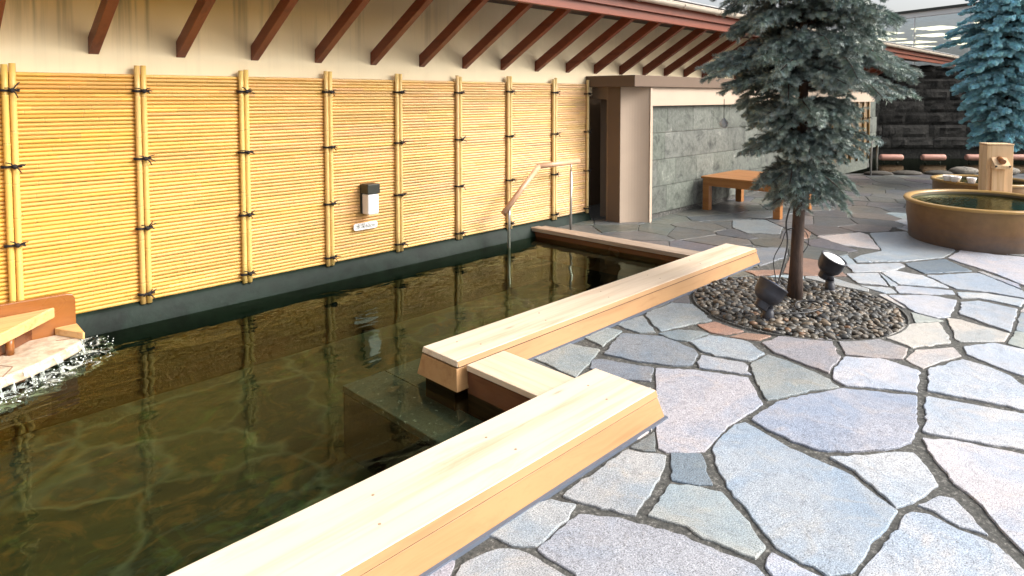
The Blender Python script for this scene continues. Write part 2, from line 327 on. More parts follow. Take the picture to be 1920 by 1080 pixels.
PAL = {'lav':(.46,.44,.475),'slate':(.24,.27,.30),'dk':(.20,.22,.22),'blue1':(.37,.42,.51),'blue2':(.17,.24,.32),
 'grey':(.41,.42,.44),'pale':(.54,.55,.60),'pale2':(.49,.52,.57),'white':(.62,.61,.64),'white2':(.56,.55,.57),'lavg':(.39,.42,.455),
 'green':(.32,.36,.34),'brown':(.42,.34,.32),'cream':(.62,.53,.46),'rust':(.46,.20,.09)}
STONES = [
 ('lav', [(3.287,2.053),(3.429,1.872),(3.549,1.611),(3.422,1.507),(3.292,1.409),(3.09,1.42),(2.901,1.425),(2.663,1.406),(2.588,1.46),(2.525,1.524),(2.529,1.564),(2.665,1.664),(3.004,1.885)]),
 ('slate', [(3.109,2.389),(3.171,2.355),(3.276,2.064),(3.109,1.967),(3.006,2.12),(3.005,2.328)]),
 ('slate', [(3.244,2.399),(3.612,2.529),(3.751,2.304),(3.705,2.024),(3.639,1.969),(3.483,1.91),(3.381,2.002),(3.28,2.216)]),
 ('slate', [(3.781,2.344),(3.937,2.293),(4.029,2.164),(4.021,2.1),(3.799,2.134),(3.758,2.228)]),
 ('dk', [(2.447,1.664),(2.652,1.66),(2.504,1.552),(2.473,1.595)]),
 ('blue2', [(2.537,1.5),(2.637,1.407),(2.45,1.252),(2.416,1.299),(2.348,1.394)]),
 ('grey', [(1.946,1.652),(2.425,1.663),(2.508,1.507),(2.399,1.453),(2.198,1.391),(2.053,1.367),(1.985,1.521)]),
 ('grey', [(2.327,1.384),(2.4,1.291),(2.437,1.204),(2.365,1.102),(2.238,0.932),(2.152,0.932),(2.138,1.043),(2.121,1.203),(2.09,1.339)]),
 ('grey', [(1.726,1.749),(1.91,1.663),(1.948,1.571),(1.854,1.54),(1.663,1.523),(1.608,1.589),(1.58,1.698)]),
 ('grey', [(1.558,1.619),(1.619,1.52),(1.622,1.46),(1.622,1.353),(1.581,1.262),(1.282,1.565),(1.405,1.644)]),
 ('blue1', [(2.697,1.394),(2.977,1.421),(3.044,1.398),(2.992,1.256),(2.953,1.129),(2.949,1.0),(2.917,0.859),(2.868,0.764),(2.794,0.668),(2.626,0.66),(2.476,0.671),(2.305,0.679),(2.248,0.736),(2.25,0.825),(2.258,0.911),(2.355,1.044),(2.476,1.212),(2.609,1.328)]),
 ('blue1', [(3.078,1.394),(3.286,1.382),(3.526,1.312),(3.779,1.179),(3.89,0.997),(3.961,0.862),(3.581,0.772),(3.389,0.759),(3.236,0.823),(3.118,0.921),(3.02,1.036),(3.016,1.153),(3.05,1.281)]),
 ('pale', [(3.989,0.825),(4.11,0.427),(4.139,0.244),(3.738,0.216),(3.69,0.373),(3.639,0.489),(3.539,0.744)]),
 ('pale', [(4.392,0.913),(4.699,0.791),(4.697,0.697),(4.635,0.573),(4.518,0.468),(4.317,0.257),(4.164,0.428),(4.112,0.674),(4.058,0.84)]),
 ('pale', [(3.484,0.737),(3.565,0.641),(3.603,0.484),(3.642,0.368),(3.67,0.167),(2.779,0.114),(2.838,0.276),(2.919,0.343),(3.066,0.439),(3.158,0.553),(3.308,0.652)]),
 ('pale', [(3.97,1.298),(4.255,1.316),(4.382,1.129),(4.339,0.935),(4.006,0.87),(3.937,1.01),(3.818,1.177),(3.861,1.255)]),
 ('pale2', [(3.003,0.984),(3.089,0.912),(3.239,0.792),(3.307,0.723),(3.219,0.653),(3.093,0.588),(2.968,0.617),(2.851,0.645),(2.808,0.672),(2.9,0.783),(2.962,0.884)]),
 ('pale2', [(2.89,0.618),(3.019,0.572),(3.037,0.522),(2.958,0.455),(2.871,0.388),(2.859,0.472),(2.888,0.572)]),
 ('pale2', [(2.819,0.619),(2.862,0.576),(2.83,0.466),(2.831,0.362),(2.797,0.319),(2.743,0.262),(2.575,0.209),(2.133,0.657),(2.314,0.661),(2.478,0.65),(2.667,0.64),(2.789,0.638)]),
 ('pale2', [(2.224,0.916),(2.23,0.826),(2.225,0.746),(2.186,0.682),(2.065,0.805),(2.137,0.902)]),
 ('lavg', [(1.66,1.507),(1.916,1.538),(1.999,1.404),(2.029,1.341),(2.08,1.18),(2.106,1.027),(2.124,0.924),(2.095,0.875),(2.03,0.808),(1.593,1.25),(1.648,1.344),(1.65,1.46)]),
 ('lavg', [(3.797,2.123),(3.999,2.088),(4.07,1.879),(3.955,1.679),(3.772,1.706),(3.689,1.889),(3.716,2.012)]),
 ('lavg', [(3.65,1.958),(3.73,1.704),(3.591,1.615),(3.464,1.874),(3.54,1.924)]),
 ('green', [(3.747,1.687),(3.94,1.664),(3.916,1.461),(3.84,1.276),(3.774,1.198),(3.578,1.303),(3.34,1.413),(3.58,1.589)]),
 ('green', [(4.065,2.634),(4.423,2.626),(4.51,2.492),(4.277,2.215),(4.109,2.268),(3.831,2.364),(3.889,2.454)]),
 ('green', [(3.727,2.655),(4.026,2.632),(3.79,2.37),(3.714,2.447),(3.701,2.569)]),
 ('green', [(3.369,2.656),(3.632,2.676),(3.656,2.542),(3.333,2.476),(3.344,2.548)]),
 ('green', [(2.881,2.707),(3.203,2.724),(3.276,2.458),(3.066,2.376),(2.85,2.303),(2.868,2.521)]),
 ('brown', [(4.104,1.778),(4.301,1.747),(4.495,1.483),(4.237,1.334),(3.928,1.299),(3.958,1.445),(4.005,1.658)]),
 ('brown', [(4.5,1.444),(4.723,1.251),(4.672,1.076),(4.449,1.044),(4.373,1.156),(4.286,1.326)]),
 ('cream', [(4.417,1.008),(4.472,1.039),(4.676,1.04),(4.89,0.874),(4.767,0.81),(4.55,0.885),(4.385,0.932)]),
 ('cream', [(4.781,1.227),(5.163,1.202),(5.371,1.053),(5.254,0.997),(4.985,0.9),(4.699,1.061)]),
 ('cream', [(5.512,1.029),(5.544,0.957),(5.448,0.656),(5.244,0.657),(5.039,0.866),(5.07,0.901)]),
 ('rust', [(4.122,2.255),(4.265,2.188),(4.234,1.956),(4.074,2.012),(4.044,2.112)]),
 ('rust', [(4.061,1.977),(4.213,1.928),(4.284,1.785),(4.144,1.805)]),
 ('white', [(4.969,0.839),(5.157,0.713),(5.168,0.543),(5.104,0.313),(4.51,0.271),(4.671,0.486),(4.742,0.652),(4.83,0.793)]),
 ('white', [(7.578,1.435),(8.151,1.405),(8.09,1.143),(8.183,0.888),(8.114,0.578),(6.654,0.465),(6.917,0.743),(7.224,0.999),(7.356,1.157)]),
 ('white', [(6.533,1.741),(6.69,1.671),(6.688,1.434),(6.4,1.173),(6.227,1.518)]),
 ('white', [(6.305,1.116),(6.444,0.931),(6.455,0.683),(6.212,0.69),(6.246,0.96),(6.145,1.063)]),
 ('blue2', [(7.046,1.684),(7.516,1.433),(7.17,1.152),(6.766,1.452)]),
 ('pale2', [(6.599,2.053),(7.031,1.7),(6.921,1.644),(6.649,1.679),(6.358,1.918)]),
 ('pale2', [(6.719,1.424),(7.15,1.106),(6.721,0.721),(6.492,0.695),(6.497,0.939),(6.411,1.143)]),
 ('pale2', [(5.959,1.742),(6.068,1.537),(5.951,1.465),(5.858,1.524)]),
 ('pale', [(6.266,1.947),(6.482,1.75),(6.106,1.564),(6.018,1.777)]),
 ('pale', [(5.824,1.49),(6.049,1.262),(6.063,1.064),(5.593,1.023),(5.457,1.077),(5.495,1.237),(5.64,1.332)]),
 ('pale', [(6.133,1.537),(6.195,1.493),(6.338,1.154),(6.234,1.118),(6.058,1.295),(5.953,1.446)]),
 ('white2', [(6.023,1.039),(6.162,0.947),(6.14,0.695),(5.728,0.667),(5.494,0.663),(5.584,0.827),(5.681,0.991)]),
 ('cream', [(7.713,2.722),(8.306,2.443),(8.233,2.336),(7.512,2.008),(7.445,2.343)]),
 ('lavg', [(8.339,2.354),(8.742,2.075),(8.431,1.909),(8.19,1.514),(8.04,1.445),(7.575,1.464),(7.125,1.703),(6.769,2.014),(6.879,2.078),(7.075,2.075),(7.442,1.979)]),
 ('slate', [(6.672,2.976),(6.909,2.736),(6.514,2.577),(5.98,2.62),(6.282,2.812)]),
 ('slate', [(7.947,3.852),(8.313,3.593),(7.96,3.212),(7.544,3.069),(7.326,3.38),(7.503,3.635)]),
 ('rust', [(5.719,2.654),(6.009,2.417),(5.816,2.359),(5.629,2.506)]),
 ('rust', [(8.126,3.044),(7.861,2.839),(7.55,2.75),(7.439,2.796)]),
]

def ccw(p): return p if area(p) > 0 else p[::-1]
def hull(pts):
    pts = sorted(set(pts)); lo = []; up = []
    cr = lambda o,a,b: (a[0]-o[0])*(b[1]-o[1])-(a[1]-o[1])*(b[0]-o[0])
    for p in pts:
        while len(lo) > 1 and cr(lo[-2],lo[-1],p) <= 0: lo.pop()
        lo.append(p)
    for p in pts[::-1]:
        while len(up) > 1 and cr(up[-2],up[-1],p) <= 0: up.pop()
        up.append(p)
    return lo[:-1]+up[:-1]
PL_C, PL_R = (5.047,1.933), .755
obst = [hull(p) for k,p in STONES]
obst.append([(PL_C[0]+(PL_R+.02)*math.cos(a*math.pi/14), PL_C[1]+(PL_R+.02)*math.sin(a*math.pi/14)) for a in range(28)])
obst.append([(-9,1.74),(2.5,1.74),(2.5,9),(-9,9)]); obst.append([(-9,2.72),(5.72,2.72),(5.72,9),(-9,9)])
def outside_best(poly, ob, gap):
    best = []; ba = 0
    for i in range(len(ob)):
        a = ob[i]; b = ob[(i+1)%len(ob)]
        nx, ny = b[1]-a[1], a[0]-b[0]; l = math.hypot(nx,ny)
        if l < 1e-6: continue
        nx /= l; ny /= l; d = nx*a[0]+ny*a[1]+gap
        c = clip(poly, -nx, -ny, -d)
        ar = abs(area(c)) if len(c) > 2 else 0
        if ar > ba: ba = ar; best = c
    return best
def overlap(poly, ob):
    c = poly
    for i in range(len(ob)):
        a = ob[i]; b = ob[(i+1)%len(ob)]; nx, ny = b[1]-a[1], a[0]-b[0]; l = math.hypot(nx,ny) or 1
        c = clip(c, nx/l, ny/l, (nx*a[0]+ny*a[1])/l)
        if len(c) < 3: return 0
    return abs(area(c))
seeds = []
r2 = random.Random(21)
for k in range(9000):
    x = r2.uniform(-2.5,19); y = r2.uniform(-7,6.6)
    if FX*x+FY*y > 14.2 or FX*x+FY*y < 1.0 or (RX*x+RY*y) > (FX*x+FY*y)*1.0+1.2: continue
    mn = .34+.22*noise.noise(Vector((x*.7,y*.7,3)))+.08
    if all((x-a)**2+((y-b)*1.15)**2 > mn*mn for a,b in seeds): seeds.append((x,y))
cells = []
for i,(x,y) in enumerate(seeds):
    poly = [(x-.9,y-.9),(x+.9,y-.9),(x+.9,y+.9),(x-.9,y+.9)]
    for j,(a,b) in enumerate(seeds):
        if i == j: continue
        dx, dy = a-x, b-y; l = math.hypot(dx,dy)
        if l > 1.8: continue
        poly = clip(poly, dx/l, dy/l, (dx*(x+a)/2+dy*(y+b)/2)/l-.005)
        if len(poly) < 3: break
    if len(poly) < 3: continue
    for ob in obst:
        if overlap(poly, ob) > 1e-4: poly = outside_best(poly, ob, .016)
        if len(poly) < 3: break
    if len(poly) >= 3: poly = clip(poly, FX, FY, POND_D-.02)
    if len(poly) >= 3: poly = clip(poly, 0, 1, 5.24)
    if len(poly) >= 3 and abs(area(poly)) > .012: cells.append(poly)
pav = MB()
def lay_stone(poly, col, amp=.007, top=0.0):
    poly = ccw(poly)
    pts = []
    n = len(poly)
    # round the corners a little and roughen the edge
    for i in range(n):
        a = Vector((*poly[i],0)); b = Vector((*poly[(i+1)%n],0)); l = (b-a).length
        if l < .02: continue
        m = max(2, min(24, int(l/.028)))
        for k in range(m):
            t_ = .12/m+(k/(m-1))*(1-.24/m) if m > 1 else .5
            p = a.lerp(b, min(.97, max(.03, t_)))
            pts.append(p)
    c = Vector((*cen(poly),0)); seed = rnd.uniform(0,99)
    q = []
    for p in pts:
        nv = noise.noise(Vector((p.x*9, p.y*9, seed))) + .9*noise.noise(Vector((p.x*38, p.y*38, seed)))
        d = (p-c); d = d.normalized() if d.length > 0 else d
        q.append(p-d*(amp*.2)+d*nv*amp*1.4)
    n = len(q)
    if n < 3: return
    tx, ty = rnd.uniform(-.004,.004), rnd.uniform(-.004,.004); dz = top+rnd.uniform(-.002,.002)
    zt = lambda p: dz+(p.x-c.x)*tx+(p.y-c.y)*ty
    o = [(p.x,p.y,-.03) for p in q]; m1 = [(p.x,p.y,zt(p)-.003) for p in q]
    inn = []
    for p in q:
        d = c-p; l = max(d.length,1e-4); pp = p+d*(min(.004,l*.3)/l); inn.append((pp.x,pp.y,zt(p)))
    pav.col = col
    fs = [(i,(i+1)%n,n+(i+1)%n,n+i) for i in range(n)]+[(n+i,n+(i+1)%n,2*n+(i+1)%n,2*n+i) for i in range(n)]
    fs.append(tuple(range(2*n,3*n)))
    pav.add(o+m1+inn, fs)
jit = lambda c, a=.10: tuple(max(.02, k*rnd.uniform(1-a,1+a)) for k in c)
for k,p in STONES: lay_stone(p, jit(PAL[k],.05), .010)
for p in cells:
    x,y = cen(p); lat = RX*x+RY*y; dp = FX*x+FY*y
    sh = y/5 + (x-4)*.02 - lat*.06
    r_ = rnd.random()
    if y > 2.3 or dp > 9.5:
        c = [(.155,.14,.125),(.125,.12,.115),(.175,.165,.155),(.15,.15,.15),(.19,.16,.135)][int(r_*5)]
    elif r_ < .07: c = PAL['rust']
    elif r_ < .2: c = (.33,.31,.29)
    elif r_ < .4: c = PAL['lavg']
    elif r_ < .6: c = PAL['cream'] if x < 8 else (.40,.36,.33)
    elif r_ < .8: c = PAL['pale2']
    else: c = PAL['grey']
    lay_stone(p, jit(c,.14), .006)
pav.c = [(lambda g,c: tuple((.58*k+.42*g)*.86 for k in c))(sum(c)/3,c) for c in pav.c]
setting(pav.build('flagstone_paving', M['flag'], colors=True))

# planter pebbles
def ico():
    import bmesh
    bm = bmesh.new(); bmesh.ops.create_icosphere(bm, subdivisions=2, radius=1)
    v = np.array([q.co[:] for q in bm.verts]); f = np.array([[q.index for q in g.verts] for g in bm.faces]); bm.free(); return v, f
IV, IF = ico()
def np_mesh(name, V, F, C, mat, smooth=True):
    me = bpy.data.meshes.new(name); me.vertices.add(len(V)); me.vertices.foreach_set('co', V.astype(np.float32).ravel())
    k = F.shape[1]; me.loops.add(F.size); me.loops.foreach_set('vertex_index', F.astype(np.int32).ravel())
    me.polygons.add(len(F)); me.polygons.foreach_set('loop_start', np.arange(0,F.size,k,dtype=np.int32)); me.polygons.foreach_set('loop_total', np.full(len(F),k,dtype=np.int32))
    me.polygons.foreach_set('use_smooth', np.full(len(F), smooth))
    me.update(calc_edges=True)
    at = me.color_attributes.new('tint','FLOAT_COLOR','POINT'); at.data.foreach_set('color', np.c_[C,np.ones(len(C))].astype(np.float32).ravel())
    me.materials.append(mat); me.validate()
    o = bpy.data.objects.new(name, me); COL.objects.link(o); return o
rg = np.random.default_rng(5)
def pebbles(n, cx, cy, R, z0):
    V=[];F=[];C=[]
    pal = np.array([(.10,.085,.065),(.15,.13,.10),(.075,.07,.06),(.19,.165,.135),(.12,.12,.115),(.22,.17,.12),(.05,.05,.05)])
    pts = []
    for k in range(n*3):
        a = rg.uniform(0,2*math.pi); r = R*math.sqrt(rg.uniform(0,1)); p = (cx+r*math.cos(a), cy+r*math.sin(a)); lay = len(pts)%2
        if all((p[0]-q[0])**2+(p[1]-q[1])**2 > .031**2 for q in pts[-1500:] if q[2] == lay): pts.append((*p,lay))
        if len(pts) >= n: break
    for x,y,lay in pts:
        a,b,c = rg.uniform(.025,.040), rg.uniform(.017,.026), rg.uniform(.012,.018)
        k_ = rg.uniform(.65,1.3); a,b,c = a*k_,b*k_,c*k_
        an = rg.uniform(0,math.pi); tl = rg.uniform(-.35,.35)
        v = IV*np.array([a,b,c])*(1+.10*np.sin(IV[:,[1,2,0]]*2.5+rg.uniform(0,6)))
        ct,st = math.cos(tl),math.sin(tl); v = v@np.array([[ct,0,st],[0,1,0],[-st,0,ct]])
        ca,sa = math.cos(an),math.sin(an); v = v@np.array([[ca,sa,0],[-sa,ca,0],[0,0,1]])
        rr = math.hypot(x-cx,y-cy)/R
        v += (x,y,z0+.012*lay+.012*(1-rr*rr)+rg.uniform(-.004,.006))
        F.append(IF+len(V)*len(IV)); V.append(v)
        col = pal[rg.integers(0,7)]*rg.uniform(.45,.95)
        if rg.random() < .02: col = np.array([.16,.09,.05])
        C.append(np.tile(col,(len(IV),1)))
    return np.vstack(V), np.vstack(F), np.vstack(C)
def peb_mat():
    t = NT('river pebbles'); v = t.coord(); n1 = t.noise(v, 60, 4)
    col = t.mix(1.0, t.tint(), t.ramp(n1, [(.3,.7),(.7,1.3)]), 'MULTIPLY')
    t.bsdf(col, .48, t.bump(n1,.2,.002), **{'Specular_IOR_Level': .4}); return t.m
M['pebble'] = peb_mat()
V,F,C = pebbles(1900, PL_C[0], PL_C[1], PL_R-.035, -.012)
o = setting(np_mesh('river_pebbles', V, F, C, M['pebble']), 'stuff')
mb = MB(); n = 48; mb.lathe([(PL_R-.010,-.05),(PL_R-.010,.004),(PL_R+.002,.004),(PL_R+.002,-.05)], (PL_C[0],PL_C[1],0), n=n)
tag(mb.build('planter_edging', M['mortar']), 'thin dark round edging around the pebble bed under the near tree', 'edging')

# pool: floor, walls, water
def floor_mat():
    t = NT('pool floor flagstones'); v = t.coord((1,1,1))
    wob = t.n('TexNoise', _in={'Vector': v, 'Scale': 2.5, 'Detail': 3})
    vv = t.n('VectorMath', operation='MULTIPLY_ADD', _in={0: wob.outputs['Color'], 1: (.5,.5,0), 2: v}).outputs[0]
    e = t.n('TexVoronoi', feature='DISTANCE_TO_EDGE', _in={'Vector': vv, 'Scale': 1.35}).outputs['Distance']
    cc = t.n('TexVoronoi', _in={'Vector': vv, 'Scale': 1.35}).outputs['Color']
    sepc = t.n('SeparateColor', _in={0: cc})
    col = t.ramp(sepc.outputs[0], [(0.0,(.014,.020,.011)),(.35,(.05,.06,.024)),(.6,(.075,.062,.02)),(.8,(.045,.07,.062)),(1.0,(.11,.08,.03))])
    n1 = t.noise(v, 5, 5, .6, 1.0)
    col = t.mix(t.ramp(n1, [(.4,0.0),(.7,.7)]), col, (.014,.022,.012))
    n3 = t.noise(v, 2.2, 6, .7, 2.0)
    col = t.mix(t.ramp(n3, [(.52,0.0),(.66,.75)]), col, (.16,.085,.022))
    n4 = t.noise(t.coord((1,1,1), rot=(0,0,1.0)), 2.8, 6, .7, 1.5)
    col = t.mix(t.ramp(n4, [(.54,0.0),(.68,.7)]), col, (.07,.12,.03))
    joint = t.ramp(e, [(0.0,1.0),(.012,.8),(.05,0.0)])
    col = t.mix(t.math('MULTIPLY', joint, t.math('MULTIPLY', t.ramp(t.noise(v, 1.3, 3), [(.30,.15),(.6,1.0)]), .42)), col, (.24,.27,.17))
    t.bsdf(col, .8); return t.m
M['pool_floor'] = floor_mat()
M['pool_side'] = block_mat('pool side', (.045,.05,.035), (.02,.025,.02), (.10,.11,.08), 3, .7, .3, .01)
WZ = -.045
sheet('pool_floor', [[(-6,1.8),(5.9,1.8),(5.9,5.3),(-6,5.3)]], -.58, M['pool_floor'])
mb = MB()
mb.box((-6,1.74,-.585),(2.30,2.02,-.016)); mb.box((2.40,1.745,-.585),(2.52,2.72,-.016)); mb.box((2.53,2.70,-.585),(5.9,2.93,-.016)); mb.box((5.70,2.94,-.585),(5.9,5.2,-.016))
setting(mb.build('pool_walls', M['pool_side']))
def water_mat(name, tint, bscale, bstr, dist, ripple):
    t = NT(name)
    tr = t.n('BsdfTransparent', _in={'Color': (*tint,1)})
    gl = t.n('BsdfGlossy', _in={'Color': (.68,.80,.62,1), 'Roughness': .02})
    a = t.noise(t.coord((.8,2.2,1), rot=(0,0,rad(-20))), bscale, 2, .4, .6)
    b = t.noise(t.coord((1,1,1)), bscale*3.0, 2, .5, .3)
    geo = t.n('NewGeometry'); sep = t.n('SeparateXYZ', _in={0: geo.outputs['Position']})
    amp = 1.0
    if ripple:   # livelier near the spout
        amp = t.n('MapRange', _in={0: sep.outputs[0], 1: .6, 2: 3.6, 3: 2.0, 4: 1.0}).outputs[0]
    h = t.math('MULTIPLY', t.math('ADD', a, t.math('MULTIPLY', b, .22)), amp)
    nb = t.bump(h, bstr, dist)
    t.t.links.new(nb, gl.inputs['Normal'])
    fr = t.n('Fresnel', _in={'IOR': 1.23, 'Normal': nb})
    mx = t.n('MixShader', _in={0: fr.outputs[0], 1: tr.outputs[0], 2: gl.outputs[0]})
    t.t.links.new(mx.outputs[0], t.out.inputs[0]); return t.m
M['water'] = water_mat('hot spring water', (.62,.70,.54), 2.6, 1.0, .0045, True)
M['water2'] = water_mat('pond water', (.18,.22,.20), 6, 1.0, .006, False)
M['tub_water'] = water_mat('tub water', (.55,.62,.40), 9, 1.0, .006, False)
sheet('pool_water', [[(-6,2.0),(2.30,2.0),(2.36,2.0),(2.36,2.72),(2.36,2.9),(5.75,2.9),(5.75,5.25),(-6,5.25)]], WZ, M['water'])
M['riser'] = plain('dark riser shade', (.008,.010,.008), .9)  # near black: shade on the step's side put into its colour
mb = MB(); mb.box((2.045,2.02,-.575),(2.33,3.46,-.20)); mb.box((2.33,2.98,-.575),(2.75,3.46,-.2))
st = thing('submerged_step', 'grey granite step block under the pool water below the wooden entry board', 'step', (2.3,2.7,-.58))
mb.build('riser', M['riser'], st, colors=True)
mb = MB(); mb.box((2.04,2.021,-.199),(2.345,3.465,-.155)); mb.box((2.347,2.982,-.199),(2.755,3.465,-.155)); mb.build('tread', M['granite'], st, bevel=.006, colors=True)

# ================================================================ WOODEN KERBS
def kerb(label, x0, x1, yi, yo, h, side=M['hinoki_side'], top=M['hinoki_x'], seam=.032, flare=.04, inner_z=-.2, seal_x=None, fl_end=.035, fl_start=0.0):
    # yi: pool side, yo: paving side (yo < yi); sides flare outwards towards the bottom
    r = thing('wooden_kerb', label, 'kerb', ((x0+x1)/2, (yi+yo)/2, 0))
    g = .003
    def sect(z, zt, grow=0):
        k = (h-z)/h
        return [(x0-fl_start*k, yo-flare*k-grow), (x1+fl_end*k, yo-flare*k-grow), (x1+fl_end*k, yi+grow+.02*k), (x0-fl_start*k, yi+grow+.02*k)]
    def slab(z0, z1, grow, inset=0):
        a = sect(z0,0,grow-inset); b = sect(z1,0,grow-inset); m = MB()
        m.hexa([(x,y,z0) for x,y in a]+[(x,y,z1) for x,y in b]); return m
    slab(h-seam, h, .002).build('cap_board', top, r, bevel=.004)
    k1 = flare*seam/h; e_ = MB(); e_.hexa([(x0+.001,yo-k1-.006,h-seam+.001),(x1+.001,yo-k1-.006,h-seam+.001),(x1+.001,yo+.002,h-seam+.001),(x0+.001,yo+.002,h-seam+.001),(x0+.001,yo-.0045,h-.003),(x1+.001,yo-.0045,h-.003),(x1+.001,yo+.002,h-.003),(x0+.001,yo+.002,h-.003)]); e_.build('edge_strip', side, r)  # thin strip giving the cap's front the darker side tone
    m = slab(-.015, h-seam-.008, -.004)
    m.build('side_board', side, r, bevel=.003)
    m = MB(); sx = x0 if seal_x is None else seal_x; q_ = [(sx,yo-flare-.010),(x1+fl_end+.006,yo-flare-.010),(x1+fl_end+.006,yo+.05),(sx,yo+.05)]; m.prism(q_, -.02, .006); m.build('base_seal', M['seal'], r)
    m = MB(); m.box((x0+.006,yo-.006,h-.05),(x1+.003,yi-.006,h-.02)); m.build('seam_core', M['seam'], r)
    m = MB(); m.box((x0+.01, yo+.03, inner_z), (x1-.02, yi-.01, -.012)); m.build('under_beam', M['wet_wood'], r)
    n = max(2, int((x1-x0)/.62))
    for i in range(n):
        px = x0+.22+(x1-x0-.44)*i/(n-1)
        for py in (yo+(yi-yo)*.3, yo+(yi-yo)*.72):
            p = MB(); p.lathe([(0.0001,.0005),(.0055,.0005),(.006,-.002)], (px+rnd.uniform(-.05,.05), py, h+.0008), n=12, smooth=False)
            p.build('dowel_plug', M['plug'], r)
    return r
M['seam'] = plain('dark seam', (.05,.022,.010), .9)
M['seal'] = plain('grey blue sealant', (.10,.12,.16), .5)
M['plug'] = plain('dowel plug', (.36,.25,.16), .6)
kerb('long pale wooden kerb in the foreground between the pool and the paving', -2.2, 2.765, 2.10, 1.73, .14)
k2 = kerb('pale wooden kerb running beside the round pebble bed towards the back of the pool', 2.30, 6.06, 3.0, 2.70, .14, seal_x=2.64, fl_start=.03)
r = thing('entry_board', 'low pale wooden board joining the two long kerbs at the pool entry', 'board', (2.48,2.4,0))
mb = MB(); mb.box((2.34,2.10,.085),(2.63,2.665,.118)); mb.build('top_board', M['hinoki_y'], r, bevel=.004)
mb = MB(); mb.box((2.352,2.08,-.25),(2.385,2.67,.083)); mb.build('pool_side_board', M['wet_wood'], r, bevel=.003)
mb = MB(); mb.box((2.60,2.12,-.02),(2.622,2.66,.083)); mb.build('outer_board', M['hinoki_y'], r)
r = thing('wooden_kerb', 'low weathered dark wooden kerb at the far end of the pool by the handrail', 'kerb', (5.7,4.2,0))
def strip(x0a,x0b,x1a,x1b,ya,yb,z0,z1):   # a: at far Y, b: at near Y
    m = MB(); m.hexa([(x0b,yb,z0),(x1b,yb,z0),(x1a,ya,z0),(x0a,ya,z0),(x0b,yb,z1),(x1b,yb,z1),(x1a,ya,z1),(x0a,ya,z1)]); return m
strip(5.57,5.67,5.70,5.82,5.19,2.95,.015,.06).build('inner_board', M['weathered'], r, bevel=.006)
strip(5.60,5.70,5.68,5.80,5.18,2.95,-.3,.013).build('face_board', M['wet_wood'], r)
strip(5.72,5.85,5.82,5.95,5.19,2.97,-.01,.045).build('outer_board', M['weathered'], r, bevel=.006)

# ================================================================ BACK WALL, FENCE, EAVE
WY = 5.25
wall = thing('plaster_wall', 'long stained cream plaster wall behind the bamboo fence and under the eave', 'wall', (6,5.3,0))
mb = MB(); mb.box((-7,WY,.05),(6.66,5.6,2.75)); mb.box((6.66,WY,1.60),(7.05,5.6,2.75)); mb.box((7.05,WY,1.87),(18.1,5.6,2.75)); mb.build('wall_face', M['plaster'], wall)
def plinth(x0, x1, n):
    m = MB(); prof = [(5.262,.108),(5.225,.106),(5.20,.085),(5.175,.03),(5.15,-.02),(5.13,-.10),(5.13,-.60),(5.262,-.60)]
    for i in range(n+1):
        x = x0+(x1-x0)*i/n
        m.v += [(x, y-.012*noise.noise(Vector((x*1.3,z*5,2))), z+.008*noise.noise(Vector((x*1.1,0,7)))*(z > 0)) for y,z in prof]
        m.c += [(1,1,1)]*len(prof)
    k = len(prof)
    for i in range(n):
        for j in range(k-1): m.f.append((i*k+j, i*k+j+1, (i+1)*k+j+1, (i+1)*k+j)); m.sm.append(True)
    return m
plinth(-6, 6.68, 90).build('stone_base', M['base_stone'], wall, colors=True)

fence = thing('bamboo_fence', 'yellow bamboo screen fence of horizontal canes along the left side of the pool', 'fence', (3.7,5.2,.1))
posts_x = [-.04,.711,1.467,2.211,2.957,3.707,4.468,5.217,5.994,6.64]
FZ0, FZ1 = .105, 1.755
def cane(m, x0, x1, y, z, r, nodes):
    xs = sorted([(x0,0),(x1,0)]+[q for nx in nodes if x0+.02 < nx < x1-.02 for q in ((nx-.006,0),(nx,.0012),(nx+.003,-.0006),(nx+.008,0))])
    n = 8; vs = []
    for x,b in xs:
        for k in range(n):
            a = math.pi*(k/(n-1))      # front half only, facing the pool
            vs.append((x, y-(r+b)*math.sin(a), z+(r+b)*math.cos(a)))
    b0 = m.add(vs, [(i*n+k, i*n+k+1, (i+1)*n+k+1, (i+1)*n+k) for i in range(len(xs)-1) for k in range(n-1)], True)
    for i,(x,b) in enumerate(xs):
        if b < 0:
            for k in range(n): q = m.c[b0+i*n+k]; m.c[b0+i*n+k] = (q[0]*.62,q[1]*.52,q[2]*.42)
for pi in range(len(posts_x)-1):
    xa, xb = posts_x[pi]+.0, posts_x[pi+1]-.0
    m = MB(); rows = 60; dz = (FZ1-FZ0)/rows
    m.col = (.36,.24,.12); m.add([(xa,5.238,FZ0),(xb,5.238,FZ0),(xb,5.238,FZ1),(xa,5.238,FZ1)], [(0,1,2,3)])
    for k in range(rows):
        z = FZ0+dz*(k+.5); joint = k in (20,21,41) and rnd.random() < .5
        x = xa; off = rnd.uniform(-.25,.1)
        nd = [xa+off+.33*j+rnd.uniform(-.04,.04) for j in range(5)]
        sg = .0018*noise.noise(Vector((pi*3.1,k*.4,0)))
        cut = [xa]+[q for q in nd if rnd.random() < .5 and xa+.05 < q < xb-.05]+[xb]
        for a,b in zip(cut[:-1],cut[1:]):
            v = rnd.uniform(.78,1.05); pan_t = pi/8; m.col = (v*rnd.uniform(.97,1.03), v*rnd.uniform(.93,1.03)*(.90+.20*pan_t), v*rnd.uniform(.8,1.15)*(.60+1.45*pan_t))  # canes go from golden to paler, panel by panel
            cane(m, a, b, 5.225+rnd.uniform(-.0015,.0015), z+sg, dz*.5*rnd.uniform(.93,.99), nd)
    m.build('cane_panel', M['bamboo_h'], fence, colors=True)
knots = []
